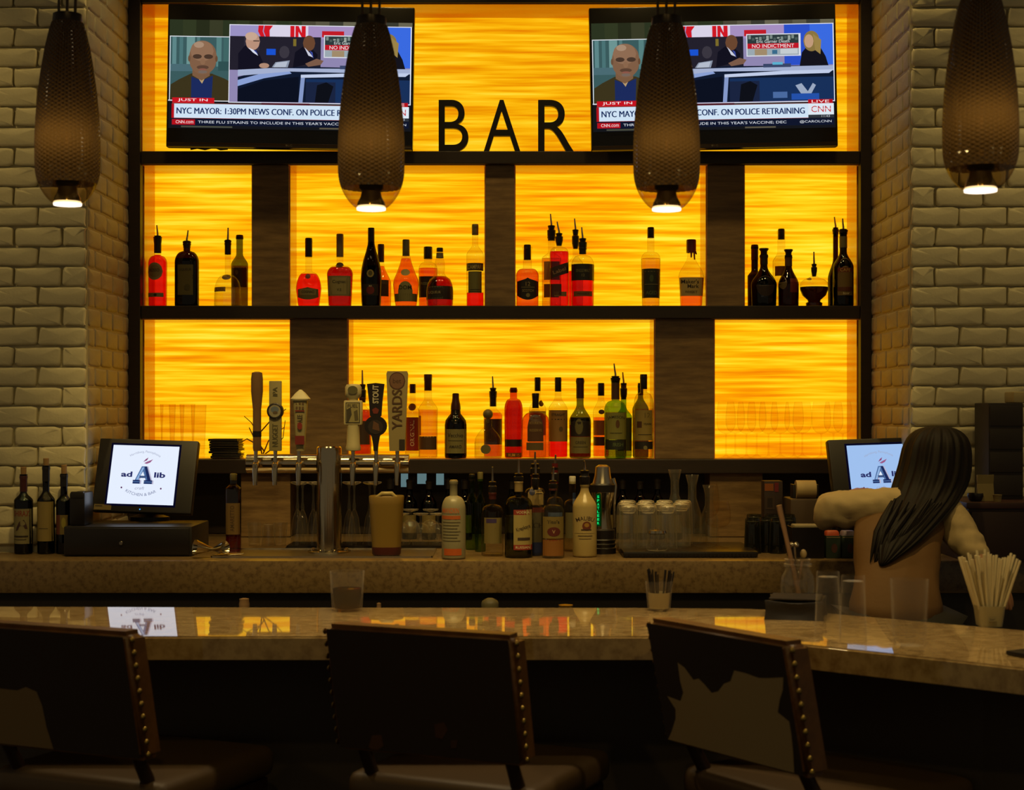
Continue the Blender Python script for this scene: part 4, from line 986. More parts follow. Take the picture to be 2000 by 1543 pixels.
# chrome beer tap with green lit letters
o = empty('lit_tap_dispenser', pos(1177, 5.36, CZ + .0003), 'small flared chilled-shot dispenser with glowing green upright lettering', 'dispenser')
k = 5.36 / F; zz = lambda py: Z(py, 5.36) - CZ
MB().lathe([(26 * k, 0), (26 * k, zz(1070)), (24 * k, zz(1068)), (26 * k, zz(1062)), (24 * k, zz(1060)), (26 * k, zz(1054)), (24 * k, zz(1052)), (24 * k, zz(1035)), (20 * k, zz(1032))], 26).obj('base', black_plastic, o, angle=30)
MB().lathe([(19 * k, zz(1033)), (15 * k, zz(1000)), (18 * k, zz(985)), (24 * k, zz(962)), (24 * k, zz(961))], 26).obj('body', chrome, o)
MB().lathe([(24.5 * k, zz(961)), (25 * k, zz(947)), (24 * k, zz(946)), (22 * k, zz(944))], 26).obj('band', black_plastic, o)
MB().lathe([(20 * k, zz(944)), (16 * k, zz(930)), (14 * k, zz(912)), (8 * k, zz(908))], 26).obj('top', steel, o)
MB().tube([(20 * k, 0, zz(935)), (25 * k, -.005, zz(950)), (22 * k, -.008, zz(985)), (23 * k, -.005, zz(1030))], [.007, .006, .005, .005], 10).obj('side_arm', chrome, o)
pr = Print()
pr.rect(-14, 963, -6, 1026, L('00300c'))
for i, ch in enumerate('SPATLEER'): pr.text(ch, -10, 969 + i * 7.3, 5, L('18e070'), 4, bold=.03)
pr.build(lambda u, v, l: (u * k, -24.5 * k - .001 - .0003 * l, zz(v))).obj('lit_lettering', SCREEN, o, smooth=False, fix=False)
# row of dark wine bottles at the back under the lowest shelf
for i, cx in enumerate((762, 800, 838, 876, 908, 1000, 1184, 1216, 1250, 1284, 1318)):
    bottle('dark wine bottle at the back under the lowest shelf, %s from the left' % (WN + ['eleventh'])[i], cx, 30 if cx != 1000 else 28, 5.93 + .02 * (i % 2), CZ + .0003, 934 + 2 * (i % 3), 962, 985, nw=11, gl='black', liq=('black', 985), wrap=('black', 936 + 2 * (i % 3), 955), curve='s', name='wine_bottle',
           labels=[('rect', 1005, 1040, -13, 13, L('6a5c34'))], group='dark wine bottles under the lowest shelf')
o = empty('blue_pane_strip', (X(826, 6.17), 6.17, Z(940, 6.17)), 'pale blue lit display in a strip behind the dark wine bottles', 'panes')  # pale blue emissive panes set in a dark housing
hw = 48 * 6.17 / F
MB().box(-hw - .006, hw + .006, 0, .02, -.036, .036, .003).obj('housing', black_plastic, o)
for p0, p1, q in ((783, 797, .026), (815, 833, .020), (852, 867, .022)):
    MB().box(X(p0, 6.17) - X(826, 6.17), X(p1, 6.17) - X(826, 6.17), -.002, .001, .030 - 2 * q, .030, .0008).obj('lit_pane', emit('pale_blue_light', (.10, .17, .18), 1), o)
MB().box(-.01, .01, 0, .02, CZ - Z(940, 6.17) + .0006, -.034).obj('support', black_plastic, o, smooth=False)

# ribbed tumblers upside-down on a black bar mat
mt = empty('bar_mat', (X(1338, 5.36), 5.36, CZ), 'long black rubber bar mat under the upside-down tumblers', 'bar mat')
hw = 128 * 5.36 / F
MB().box(-hw, hw, -.17, .2, .0004, .022, .008).obj('mat_base', black_plastic, mt)
mb = MB()
for a in range(34): mb.box(-hw + .01 + a * (2 * hw - .02) / 34, -hw + .01 + (a + .5) * (2 * hw - .02) / 34, -.173, -.168, .004, .012)
q = mb.obj('edge_ribs', black_plastic, mt, smooth=False); q['kind'] = 'stuff'
mz = CZ + .0225
def ribbed(label, cx, Y, h, w, group, mat=None, n=20):
    k = Y / F; h *= k; r = w * k / 2
    root = empty('ribbed_tumbler', pos(cx, Y, mz), label, 'tumbler', group)
    mb = MB(); vs, fs = [], []
    prof = [(.95, 0, 0), (1, .02, 0), (1, .12, .5), (.99, .5, 1), (.96, .8, 1), (.92, .92, .6), (.80, .985, 0), (.6, 1, 0), (.3, .985, 0)]
    seg = n * 2
    for a, z, rib in prof:
        for q in range(seg):
            rr = r * a * (1 - (.045 * rib if q % 2 else 0)); t = 2 * PI * q / seg
            vs.append((rr * math.cos(t), rr * math.sin(t), z * h))
    for i in range(len(prof) - 1):
        for q in range(seg): fs.append((i * seg + q, i * seg + (q + 1) % seg, (i + 1) * seg + (q + 1) % seg, (i + 1) * seg + q))
    mb.add(vs, fs).obj('glass_body', mat or gl_rib, root, angle=60)
    MB().lathe([(r * .3, h * .80), (r * .62, h * .82), (r * .76, h * .88), (r * .72, h * .955), (r * .4, h * .975)], 24).obj('thick_base', gl_thick, root, angle=25)
i = 0
for row, (Y, cxs) in enumerate(((5.27, (1228, 1266, 1304)), (5.36, (1222, 1258, 1294, 1330)), (5.45, (1226, 1262, 1298, 1334)))):
    for j, cx in enumerate(cxs):
        ribbed('upside-down ribbed tumbler on the black mat, %s from the left of the %s row' % (WN[j], ('front', 'middle', 'back')[row]), cx, Y, 86, 37, 'upside-down ribbed tumblers')
o = empty('glass_jar', pos(1283, 5.215, mz), 'small clear lidded glass jar in front of the ribbed tumblers', 'jar')
k = 5.215 / F
MB().lathe([(18 * k, 0), (20 * k, .003), (21 * k, .02), (19 * k, 30 * k), (14 * k, 33 * k)], 22).obj('jar_body', gl_bar, o)
MB().lathe([(16 * k, 33 * k), (19 * k, 34 * k), (18 * k, 39 * k), (6 * k, 42 * k)], 22).obj('lid', chrome, o)
for i, (cx, Y) in enumerate(((1352, 5.28), (1402, 5.30), (1380, 5.43))):
    wine_glass('clear stemmed wine glass on the black mat, %s' % ('nearest the ribbed tumblers', 'right of the pair in front', 'standing behind two others')[i], cx, Y, mz, 92 if i < 2 else 120, 50, 'wine glasses on the black mat')
for i, (cx, h) in enumerate(((1318, 150), (1352, 140), (1385, 120))):
    k = 5.62 / F
    o = empty('glass_carafe', pos(cx, 5.62, CZ + .0003), 'tall clear glass carafe behind the tumblers, %s from the left' % WN[i], 'carafe', 'glass carafes behind the tumblers')
    MB().lathe([(16 * k, 0), (18 * k, .01), (18 * k, h * .45 * k), (8 * k, h * .68 * k), (8 * k, h * .85 * k), (13 * k, h * k), (12 * k, h * k), (7 * k, h * .85 * k), (7 * k, h * .68 * k), (16 * k, h * .44 * k), (15 * k, .008)], 22, close=False).obj('glass_body', gl_bar, o)
# dark green tumblers with amber rims
dg = glass('dark_green_tumbler', (.34, .36, .18), .8, .05, .03)
for i, (cx, Y) in enumerate(((1440, 5.36), (1475, 5.40), (1505, 5.36), (1532, 5.40), (1455, 5.52), (1490, 5.52), (1520, 5.52))):
    tall_glass('dark green tumbler right of the black mat, %s from the left in the %s row' % (WN[i if i < 4 else i - 4], 'front' if i < 4 else 'back'), cx + (30 if i == 0 else 22 if i == 1 else 14 if i == 2 else 8 if i == 3 else 18), Y, CZ + .0003, 68, 34, 'dark green tumblers', name='green_tumbler', mat=dg, flip=True, taper=.86)

# right end of the counter: printer, cartons, caddy
o = empty('ticket_printer', (X(1590, 5.62), 5.62, CZ), 'grey brown ticket printer with a white paper roll, left of the right register', 'printer')
k = 5.62 / F
MB().box(-52 * k, 40 * k, -.06, .10, .0005, 95 * k, .008).obj('case', pm('printer_grey', L('4d3d2c'), .5), o)
MB().box(-48 * k, 36 * k, -.064, -.05, 12 * k, 40 * k, .003).obj('paper_tray', plast, o)
MB().tube([(-38 * k, -.02, 112 * k), (0, -.02, 112 * k)], 18 * k, 24).obj('paper_roll', pm('receipt_paper', L('b8a070'), .8), o)
MB().box(-44 * k, -39 * k, -.03, .03, 90 * k, 122 * k, .002).obj('roll_bracket', plast, o)
MB().box(1 * k, 6 * k, -.03, .03, 90 * k, 122 * k, .002).obj('roll_bracket', plast, o)
o = empty('tea_box', (X(1508, 5.7), 5.7, CZ), 'small dark box with an orange flash, left of the ticket printer', 'box')
k = 5.7 / F
MB().box(-18 * k, 18 * k, -.03, .04, .0004, 125 * k, .002).obj('carton', pm('dark_carton', L('2c1c18'), .6), o)
pr = Print(); pr.rect(-17, -120, 0, -106, L('8a4a18')); pr.rect(2, -122, 10, -104, L('6a1c24')); pr.rect(-16, -96, 2, -70, L('3c2c22')); pr.rect(-12, -92, -2, -74, L('241814'))
pr.build(lambda u, v, l: (u * k, -.0302 - .0003 * l, -v * k)).obj('print', PRINT, o, smooth=False, fix=False)
o = empty('bar_caddy', (X(1572, 5.22), 5.22, CZ), 'square black plastic bar caddy with a folded cloth in it, beside the juice cartons', 'caddy')
k = 5.22 / F
mb = MB()
for a in ((-30, 32, -.05, .05, .0005, .004), (-30, 32, -.05, -.046, .004, 60 * k), (-30, 32, .046, .05, .004, 60 * k), (-30, -28, -.046, .046, .004, 60 * k), (30, 32, -.046, .046, .004, 60 * k)): mb.box(a[0] * k, a[1] * k, *a[2:])
mb.obj('tub', black_plastic, o, smooth=False)
MB().box(-24 * k, 26 * k, -.04, .04, 55 * k, 64 * k, .006).obj('folded_cloth', pm('grey_cloth', L('8a8062'), .9), o)
for i, (cx, cap_, nm) in enumerate(((1624, L('c0502a'), 'an orange'), (1655, L('7a6a78'), 'a lilac'))):
    o = empty('juice_carton', pos(cx, 5.20, CZ), 'dark green juice carton with %s fold-top, beside the bartender' % nm, 'carton', 'green juice cartons')
    k = 5.2 / F
    MB().box(-14 * k, 14 * k, -.03, .03, .0004, 44 * k, .002).obj('carton_body', pm('green_carton', L('26352a'), .5), o)
    mb = MB(); mb.lathe([(14 * k, 44 * k, 5), (13 * k, 50 * k, 5), (11 * k, 53 * k, 5)], 20); mb.obj('lid', pm('carton_lid_' + nm.split()[1], cap_, .5), o)
    pr = Print(); pr.oval(2, -20, 6, 9, L('4a2c20')); pr.rect(-13, -42, 13, -40, L('8a805c')); pr.build(lambda u, v, l: (u * k, -.0302 - .0003 * l, -v * k)).obj('print', PRINT, o, smooth=False, fix=False)

# side station at the right pier: cabinet, speaker-like tower box, card, bowl, cup
sc_z = Z(978, 5.12)
cb = empty('side_cabinet', (X(1965, 5.12), 5.02, 0), 'dark red brown side cabinet in front of the right brick pier', 'cabinet')
k = 5.0 / F
MB().box(X(1888, 5.02) - X(1965, 5.12), .62, 0, YC - .035 - 5.02, sc_z - .02, sc_z, .003).obj('top', pm('red_brown_wood', L('3a1e18'), .5), cb)
MB().box(X(1893, 5.02) - X(1965, 5.12), .61, .008, YC - .035 - 5.02, CZ + .001, sc_z - .0205).obj('carcass', pm('dark_red_wood', L('2a1614'), .6), cb, smooth=False)
MB().box(X(1898, 5.02) - X(1965, 5.12), .3, .002, .0078, CZ + .01, sc_z - .03, .002).obj('door', pm('dark_red_wood'), cb)
o = empty('tower_box', (X(1957, 5.25), 5.27, sc_z), 'tall black shelf box standing on the side cabinet at the right edge', 'box')
k = 5.25 / F; hb = (sc_z - Z(787, 5.2)) * -1
hb = Z(787, 5.2) - sc_z
MB().box(-35 * k, 32 * k, -.07, .09, .0004, hb, .003).obj('case', pm('black_box', L('2a211a'), .6), o)
for j in range(4): MB().box(-33 * k, 30 * k, -.074, -.0705, hb * (.04 + j * .24), hb * (.25 + j * .24), .002).obj('drawer_front', pm('black_box'), o)
o = empty('white_napkin_pack', (X(1992, 5.25), 5.26, sc_z + hb), 'white wrapped napkin pack on top of the tall black box', 'pack')
MB().box(-20 * k, 24 * k, -.05, .05, .0004, 22 * k, .006).obj('wrapper', pm('white_wrap', L('b8a878'), .6), o)
MB().tube([(12 * k, -.06, 18 * k), (16 * k, -.076, -4 * k), (24 * k, -.078, -40 * k)], [.006, .006, .004], 8).obj('loose_strap', pm('white_wrap'), o)
o = empty('menu_card', (X(1928, 5.08), 5.09, sc_z), 'small cream folded card standing on the side cabinet', 'card', rz=.15)
k = 5.08 / F
mb = MB(); mb.box(-17 * k, 17 * k, -.0008, .0008, .0004, 52 * k, 0, Matrix.Rotation(-.14, 4, 'X')); mb.box(-17 * k, 17 * k, .0142, .0158, .0004, 51 * k, 0, Matrix.Rotation(.13, 4, 'X'))
mb.obj('card_sheet', pm('card_cream', L('857548'), .7), o, smooth=False)
o = empty('black_bowl', pos(1905, 5.09, sc_z), 'small round black bowl with a shiny rim, left of the cream card', 'bowl')
MB().lathe([(.012, .0004), (.02, .003), (.026, .018), (.024, .026), (.022, .025), (.020, .008), (.002, .006)], 24, close=False).obj('bowl', black_plastic, o)
o = empty('paper_cup', pos(1948, 5.06, sc_z), 'tiny cream paper cup beside the folded card', 'cup')
MB().lathe([(.011, .0004), (.0145, .022), (.015, .0225), (.0135, .022), (.010, .002), (.001, .002)], 20, close=False).obj('cup', pm('cup_cream', L('9a8858'), .6), o)
# ================================================================ TELEVISIONS
bezel = pm('gloss_black_bezel', L('0e0c0b'), .22)
def news(pr):
    """the broadcast picture, in pixels of a 482 x 280 set"""
    R = pr.rect
    R(4, 31, 478, 243, L('15161a'))
    for i in range(10): R(4 + i * 26, 31, 30 + i * 26, 64, L(('2b3320', '313822', '272b1a', '383a26')[i % 4]))
    for i in range(8): R(262 + i * 27, 31, 289 + i * 27, 40, L(('4a4636', '5a5644', '3a3a30', '686450')[i % 4]))
    # guest in the left window
    R(5, 63, 139, 190, L('dfe4ea')); R(6.5, 64.5, 137, 188.5, L('3a5a5c'))
    for x, w, c in ((10, 8, '5d8688'), (24, 7, '4a7274'), (38, 16, '6c9492'), (58, 6, '54797a'), (96, 10, '56807f'), (110, 12, '3f6665'), (126, 9, '2e5253')): R(x, 65, x + w, 122, L(c))
    R(7, 118, 50, 132, L('4a6a72')); R(100, 112, 136, 130, L('2f4f50'))
    pr.poly([(6.5, 188.5), (8, 158), (24, 148), (48, 136), (88, 136), (112, 145), (130, 154), (137, 170), (137, 188.5)], L('3b331c'))
    pr.poly([(48, 188.5), (48, 142), (68, 150), (90, 140), (88, 188.5)], L('1c2a5c')); pr.poly([(62, 146), (74, 146), (69, 156)], L('b59a70'))
    pr.poly([(50, 118), (84, 118), (84, 140), (68, 150), (50, 140)], L('7a5940'))
    pr.oval(70, 105, 28, 33, L('7f5d45')); pr.oval(68, 92, 23, 20, L('8e6b52')); pr.oval(62, 80, 10, 6, L('a88a72'))
    pr.oval(43.5, 107, 2.5, 6, L('6c4f3a')); pr.oval(96.5, 107, 2.5, 6, L('664934'))
    pr.oval(59, 103, 9, 4.5, L('48352a')); pr.oval(81, 103, 9, 4.5, L('48352a')); pr.oval(70, 113, 5, 6, L('8a664c')); pr.oval(70, 124, 12, 4, L('5a4032')); pr.oval(70, 128, 8, 2, L('8a5648')); pr.oval(70, 133, 9, 3, L('76655a'))
    # studio window
    R(121, 39, 477, 192, L('e4e6f0')); R(122.5, 40.5, 475, 190.5, L('8f86b0'))
    R(122.5, 40.5, 200, 66, L('9a92c4')); R(200, 40.5, 275, 62, L('d8d2e6')); R(275, 40.5, 380, 66, L('a58fc0')); R(380, 40.5, 475, 120, L('2b50c8')); R(430, 40.5, 475, 120, L('3a6ae0'))
    pr.poly([(178, 40.5), (188, 40.5), (186, 52), (190, 62), (182, 62), (177, 52)], L('d01824')); pr.poly([(190, 40.5), (206, 40.5), (199, 50), (200, 62), (192, 62), (188, 52)], L('d01824'))
    R(240, 40.5, 248, 62, L('d01824')); pr.poly([(250, 40.5), (256, 40.5), (262, 54), (262, 40.5), (270, 40.5), (270, 62), (262, 62), (256, 52), (256, 62), (250, 62)], L('d01824'))
    R(122.5, 62, 300, 128, L('23202c')); R(150, 62, 180, 90, L('2e2a38')); R(246, 66, 252, 80, L('7a6a2a')); pr.oval(229, 92, 10, 12, L('3a3640'))
    R(194, 86, 212, 98, L('1a52d0'))
    pr.poly([(139, 128), (139, 96), (152, 80), (168, 84), (182, 100), (190, 118), (200, 122), (192, 128)], L('141220'))
    pr.oval(167, 72, 14, 17, L('b8907a')); pr.oval(164, 62, 12, 8, L('c7a690')); R(168, 70, 180, 72, L('4a3a34')); pr.poly([(158, 84), (172, 90), (178, 100), (168, 94)], L('d8dcec')); pr.poly([(168, 88), (174, 90), (178, 98)], L('2a3a8c'))
    pr.poly([(205, 122), (212, 112), (240, 108), (236, 122)], L('8a94a8')); pr.poly([(208, 122), (214, 113), (236, 110), (232, 121)], L('b4bccc')); pr.oval(190, 119, 10, 5, L('b08a74'))
    pr.poly([(246, 122), (250, 92), (266, 80), (282, 84), (294, 96), (292, 110), (262, 118)], L('12111e'))
    pr.oval(277, 74, 12, 15, L('6a4630')); pr.poly([(268, 82), (278, 92), (286, 102), (276, 98)], L('c8ccdc')); pr.poly([(278, 88), (284, 92), (286, 104)], L('3a4aa0')); pr.poly([(270, 114), (292, 104), (306, 108), (300, 116), (276, 120)], L('7a5a48'))
    R(302, 50, 345, 62, L('c01c28')); R(306, 58, 412, 102, L('d8dce6')); R(308, 60, 408, 100, L('2c3a3c'))
    for i in range(14): R(310 + i * 7, 61 + (i * 5) % 6, 315 + i * 7, 68 + (i * 3) % 6, L(('7a8a84', '4a5a58', '98a49c')[i % 3]))
    pr.text('Eric Garner Death', 358, 73, 6, L('d4dad8'), 64); R(308, 77, 408, 87, L('c01828')); pr.text('NO INDICTMENT', 358, 82, 7, L('f0e6ea'), 82); R(308, 87, 408, 100, L('9aa8b0')); R(322, 88, 346, 100, L('a08a6a')); R(356, 90, 366, 98, L('3a6a8a')); R(372, 88, 406, 98, L('c4ccd0'))
    pr.poly([(408, 128), (414, 96), (424, 84), (450, 86), (460, 104), (466, 124)], L('14131c')); pr.oval(433, 74, 16, 20, L('8a7440')); pr.oval(428, 74, 9, 13, L('c09a7a')); pr.poly([(436, 60), (452, 72), (450, 100), (440, 92)], L('9a8248'))
    # desk
    pr.poly([(139, 190), (139, 142), (190, 128), (260, 120), (475, 122), (475, 190)], L('101a30'))
    pr.poly([(139, 140), (139, 128), (200, 124), (475, 122), (475, 132), (240, 130)], L('a4b0d0')); pr.poly([(139, 160), (139, 148), (180, 136), (240, 130), (244, 134), (190, 144)], L('8aa0d4')); pr.poly([(139, 190), (139, 166), (190, 148), (258, 140), (258, 190)], L('0c1120'))
    pr.poly([(262, 136), (380, 131), (475, 130), (466, 137), (380, 138), (262, 142)], L('c0cce8')); pr.poly([(262, 142), (270, 142), (266, 190), (258, 190)], L('8498c8')); R(272, 144, 475, 190, L('18305a')); R(272, 150, 330, 190, L('1a2440'))
    pr.poly([(290, 190), (294, 156), (312, 150), (326, 158), (316, 190)], L('0e1018')); pr.poly([(400, 160), (412, 156), (424, 172), (434, 156), (440, 160), (430, 178), (412, 178)], L('9aa8c0')); R(356, 172, 384, 184, L('4a6aa0')); R(392, 176, 446, 188, L('2450a8')); R(338, 117, 392, 124, L('3a4668')); R(356, 114, 376, 119, L('5ab0d0'))
    # captions
    R(4, 188.5, 14, 190.5, L('d8dce4')); R(12, 184, 94, 194.5, L('c41420')); pr.text('JUST IN', 52, 189, 6.6, L('f6f0f2'), 58)
    R(12, 194.5, 424, 196, L('7a4a44')); R(186, 192, 280, 195.5, L('4a1420'))
    R(11, 196, 424, 224, L('b4121c')); R(16, 196, 424, 223.5, L('cfe2f4')); [pr.text('NYC MAYOR: 1:30PM NEWS CONF. ON POLICE RETRAINING', 219 + q, 209.5, 12, L('1b2f5e'), 396) for q in (-.45, .45)]
    R(424, 188, 472, 196, L('b4121c')); pr.text('LIVE', 448, 192, 5.4, L('f2e0e2'), 34); R(424, 196, 474, 218, L('dde8f2')); pr.text('CNN', 449, 207, 12, L('c01824'), 38); R(430, 206.4, 468, 207.4, L('f0d8da')); R(424, 218, 474, 224, L('30343c')); pr.text('11:43', 458, 221, 4, L('b8bec8'), 16)
    R(11, 225, 474, 238, L('10162c')); R(12, 226.5, 57, 237, L('b4121c')); pr.text('CNN', 28, 231.5, 6, L('f6e6e8'), 17); pr.text('.com', 46, 232, 5, L('f0d0d4'), 16)
    pr.text("THREE FLU STRAINS TO INCLUDE IN THIS YEAR'S VACCINE; DEC", 222, 231.5, 6, L('d4dae4'), 318); pr.text('@CAROLCNN', 438, 231.5, 6, L('d4dae4'), 62)
    R(30, 239, 130, 242, L('4a4c40')); R(300, 239, 360, 242, L('5a5444'))
def television(label, cx, roll, px_w=482, px_h=280):
    Y = 5.90; k = Y / F; W, H = px_w * k, px_h * k
    o = empty('wall_tv', (X(cx, Y), Y, Z(150.5, Y)), label, 'television', 'pair of televisions above the bar')
    o.rotation_euler = (0, roll, 0)
    mb = MB(); mb.box(-W / 2, W / 2, 0, .035, -H / 2, H / 2, .006); mb.box(-W * .36, W * .36, .03, .06, -H * .36, H * .36, .01)
    mb.obj('case', bezel, o)
    MB().box(-W / 2 + .004, W / 2 - .004, -.004, .002, -H / 2 + .002, -H / 2 + .018, .002).obj('lower_trim', pm('smoked_trim', L('2e2218'), .2), o)
    MB().box(-.10, .10, .058, YB - Y - .001, -.08, .08, .004).obj('wall_mount', black_plastic, o)
    pr = Print(); news(pr)
    pr.build(lambda u, v, l: ((u - 241) * k, -.0006 - .00006 * l, (140 - v) * k)).obj('screen_picture', SCREEN, o, smooth=False, fix=False)
    pr = Print(); pr.oval(236, 274, 2, 2, L('5a5040')); pr.text('LG', 243, 274, 4, L('5a5040'), 8)
    pr.build(lambda u, v, l: ((u - 241) * k, -.0044 - .0002 * l, (140 - v) * k)).obj('maker_mark', PRINT, o, smooth=False, fix=False)
television('left flat television showing a news broadcast, above the middle shelf', 567, math.radians(.9))
television('right flat television showing a news broadcast, above the middle shelf', 1393.5, math.radians(-1.1))
mb = MB(); Yk = 6.03; k = Yk / F
mb.tube([(X(p, Yk), Yk + .002 * i, Z(q, Yk)) for i, (p, q) in enumerate(((372, 291.5), (385, 289), (400, 291.5), (418, 287), (430, 291.5), (444, 290)))], .0035, 6)
tag(mb.obj('power_cable', black_plastic), 'black cable lying on the top shelf under the left television', 'cable')

# ================================================================ PENDANT LAMPS
def shade_mat():
    m, N, K = newmat('smoked_amber_faceted_glass')
    b = N['Principled BSDF']
    b.inputs['Base Color'].default_value = (.050, .030, .009, 1); b.inputs['Roughness'].default_value = .16; b.inputs['Specular IOR Level'].default_value = 1.0; b.inputs['Coat Weight'].default_value = .6; b.inputs['Coat Roughness'].default_value = .1
    t = N.new('ShaderNodeBsdfTransparent'); t.inputs[0].default_value = (.34, .20, .06, 1)
    tl = N.new('ShaderNodeBsdfTranslucent'); tl.inputs[0].default_value = (.24, .14, .04, 1)
    a = N.new('ShaderNodeMixShader'); a.inputs[0].default_value = .45
    K.new(b.outputs[0], a.inputs[1]); K.new(tl.outputs[0], a.inputs[2])
    c_ = N.new('ShaderNodeMixShader'); c_.inputs[0].default_value = .12
    K.new(a.outputs[0], c_.inputs[1]); K.new(t.outputs[0], c_.inputs[2])
    K.new(c_.outputs[0], N['Material Output'].inputs[0])
    return m
SHM = shade_mat()
tip = glass('clear_smoked_tip', (.74, .62, .38), .6, .05, .03, .06, .3)
prof_sh = [(.2, .995), (.24, 1.0), (.34, 1.0), (.46, .965), (.58, .90), (.70, .81), (.82, .69), (.91, .57), (.965, .47), (1, .42)]
def sh_r(t):
    if t < .2: return .42 + .575 * (1 - (1 - t / .2) ** 2) ** .75
    for (a, ra), (b, rb) in zip(prof_sh, prof_sh[1:]):
        if a <= t <= b:
            q = (t - a) / (b - a)
            return ra + (rb - ra) * q
    return .42
def pendant(label, cx, top, bot, w, Y):
    k = Y / F; R = w * k / 2; zb, ztp = Z(bot, Y), Z(top, Y); H = ztp - zb
    o = empty('pendant_lamp', (X(cx, Y), Y, zb), label, 'pendant lamp', 'row of pendant lamps over the bar')
    rows, seg = 78, 78
    vs, fs = [], []
    for i in range(rows + 1):
        t = .105 + (.955 - .105) * i / rows
        for j in range(seg):
            a = 2 * PI * (j + .5 * (i % 2)) / seg
            rr = R * sh_r(t) - (.0030 if (j - i // 2 - i) % 3 == 0 else 0)
            vs.append((rr * math.cos(a), rr * math.sin(a), t * H))
    for i in range(rows):
        for j in range(seg):
            j2 = (j + 1) % seg
            A, B, C, D = i * seg + j, i * seg + j2, (i + 1) * seg + j2, (i + 1) * seg + j
            fs += [(A, B, D), (B, C, D)] if i % 2 == 0 else [(A, B, C), (A, C, D)]
    MB().add(vs, fs).obj('shade', SHM, o, smooth=False)
    MB().lathe([(R * sh_r(t), t * H) for t in (0, .008, .018, .03, .045, .06, .075, .09, .105)], 40, close=False).obj('clear_tip', tip, o)
    MB().lathe([(R * .30, .09 * H), (R * .36, .10 * H), (R * .36, .16 * H), (R * .14, .20 * H), (R * .10, .3 * H), (R * .10, .7 * H), (R * .2, .96 * H)], 28).obj('lamp_holder', pm('lamp_holder_bronze', L('3a2c1a'), .35, .7), o)
    MB().lathe([(R * .43, -.004), (R * .44, .002), (R * .41, .011 * H)], 28).obj('bulb_face', emit('bulb_face', (1, .80, .62), 2.2), o)
    MB().lathe([(R * .43, .012 * H), (R * .41, .03 * H), (R * .32, .06 * H), (R * .28, .09 * H)], 28, close=False).obj('reflector', chrome, o)
    MB().lathe([(R * .44, .95 * H), (R * .46, .965 * H), (R * .44, H), (R * .2, H + .004)], 28).obj('socket_cap', pm('socket_cap_bronze', L('241a12'), .35, .5), o)
    zc = CEIL - zb
    for dx in (-.28, 0, .28):
        n = 10
        MB().tube([(R * dx * (1 if i else .9) + (.0012 if i % 2 else -.0012), 0, H + (zc - H - .02) * i / n) for i in range(n + 1)], .0035, 6).obj('cord', pm('cord_brown', L('2c2014'), .6), o)
    MB().lathe([(.05, zc - .025), (.055, zc - .02), (.055, zc - .0005), (.01, zc - .0005)], 28).obj('ceiling_canopy', pm('socket_cap_bronze'), o)
    l = bpy.data.lights.new('pendant_down', 'SPOT'); l.energy = 13; l.color = (1, .72, .36); l.spot_size = math.radians(110); l.spot_blend = .7; l.shadow_soft_size = R * .4
    q = bpy.data.objects.new('pendant_down', l); COL.objects.link(q); q.location = (X(cx, Y), Y, zb - .012)
    l = bpy.data.lights.new('pendant_glow', 'POINT'); l.energy = .19; l.color = (1, .72, .36); l.shadow_soft_size = .02
    q = bpy.data.objects.new('pendant_glow', l); COL.objects.link(q); q.location = (X(cx, Y), Y - R * .25, zb + H * .34)
pendant('long smoked amber glass pendant lamp in front of the left brick pier', 132, 28, 398, 125, 3.72)
pendant('long smoked amber glass pendant lamp hanging before the left television', 725, 34, 407, 130, 3.60)
pendant('long smoked amber glass pendant lamp hanging before the right television', 1302, 34, 408, 130, 3.60)
pendant('long smoked amber glass pendant lamp in front of the right brick pier', 1915, -28, 371, 145, 3.24)

# ================================================================ ON THE GUEST BAR
def on_bar(px, py): return (X(px, bar_Y(py)), bar_Y(py), BZ + .0003)
def bar_glass(label, px, base, h, w, name='pint_glass', mat=None, taper=.82, group=None, flip=False):
    Y = bar_Y(base - 3)
    return tall_glass(label, px, Y, BZ + .0003, h, w, group, name=name, mat=mat or gl_clear, taper=taper, flip=flip)
g_ = bar_glass('clear tumbler holding dark liquid at the back edge of the bar', 678, 1196, 78, 68, 'water_tumbler', taper=.86)
k = bar_Y(1193) / F
MB().lathe([(25 * k, 6 * k), (28 * k, 44 * k)], 24).obj('liquid', glass('dark_soda', (.35, .25, .16), .5), g_)
o = bar_glass('clear glass with a white paper liner, filled with black straws', 1287, 1196, 58, 54, 'straw_tumbler', taper=.8)
MB().lathe([(19 * k, 5 * k), (22 * k, 36 * k), (21.5 * k, 36 * k), (18.5 * k, 6 * k)], 20, close=False).obj('paper_liner', pm('liner_paper', L('b0a274'), .8), o)
rn = random.Random(2)
for i in range(26):
    a = rn.uniform(0, 2 * PI); q = math.sqrt(rn.random()); 
    s_ = empty('black_straw', (o.location.x, o.location.y, BZ + .004), 'thin black cocktail straw in the glass with a white paper liner', 'straw', 'black straws in the lined glass')
    MB().tube([(15 * k * q * math.cos(a), 15 * k * q * math.sin(a), 0), (30 * k * q * math.cos(a), 24 * k * q * math.sin(a), (68 + rn.uniform(0, 10)) * k)], .0018, 5).obj('tube', black_plastic, s_)
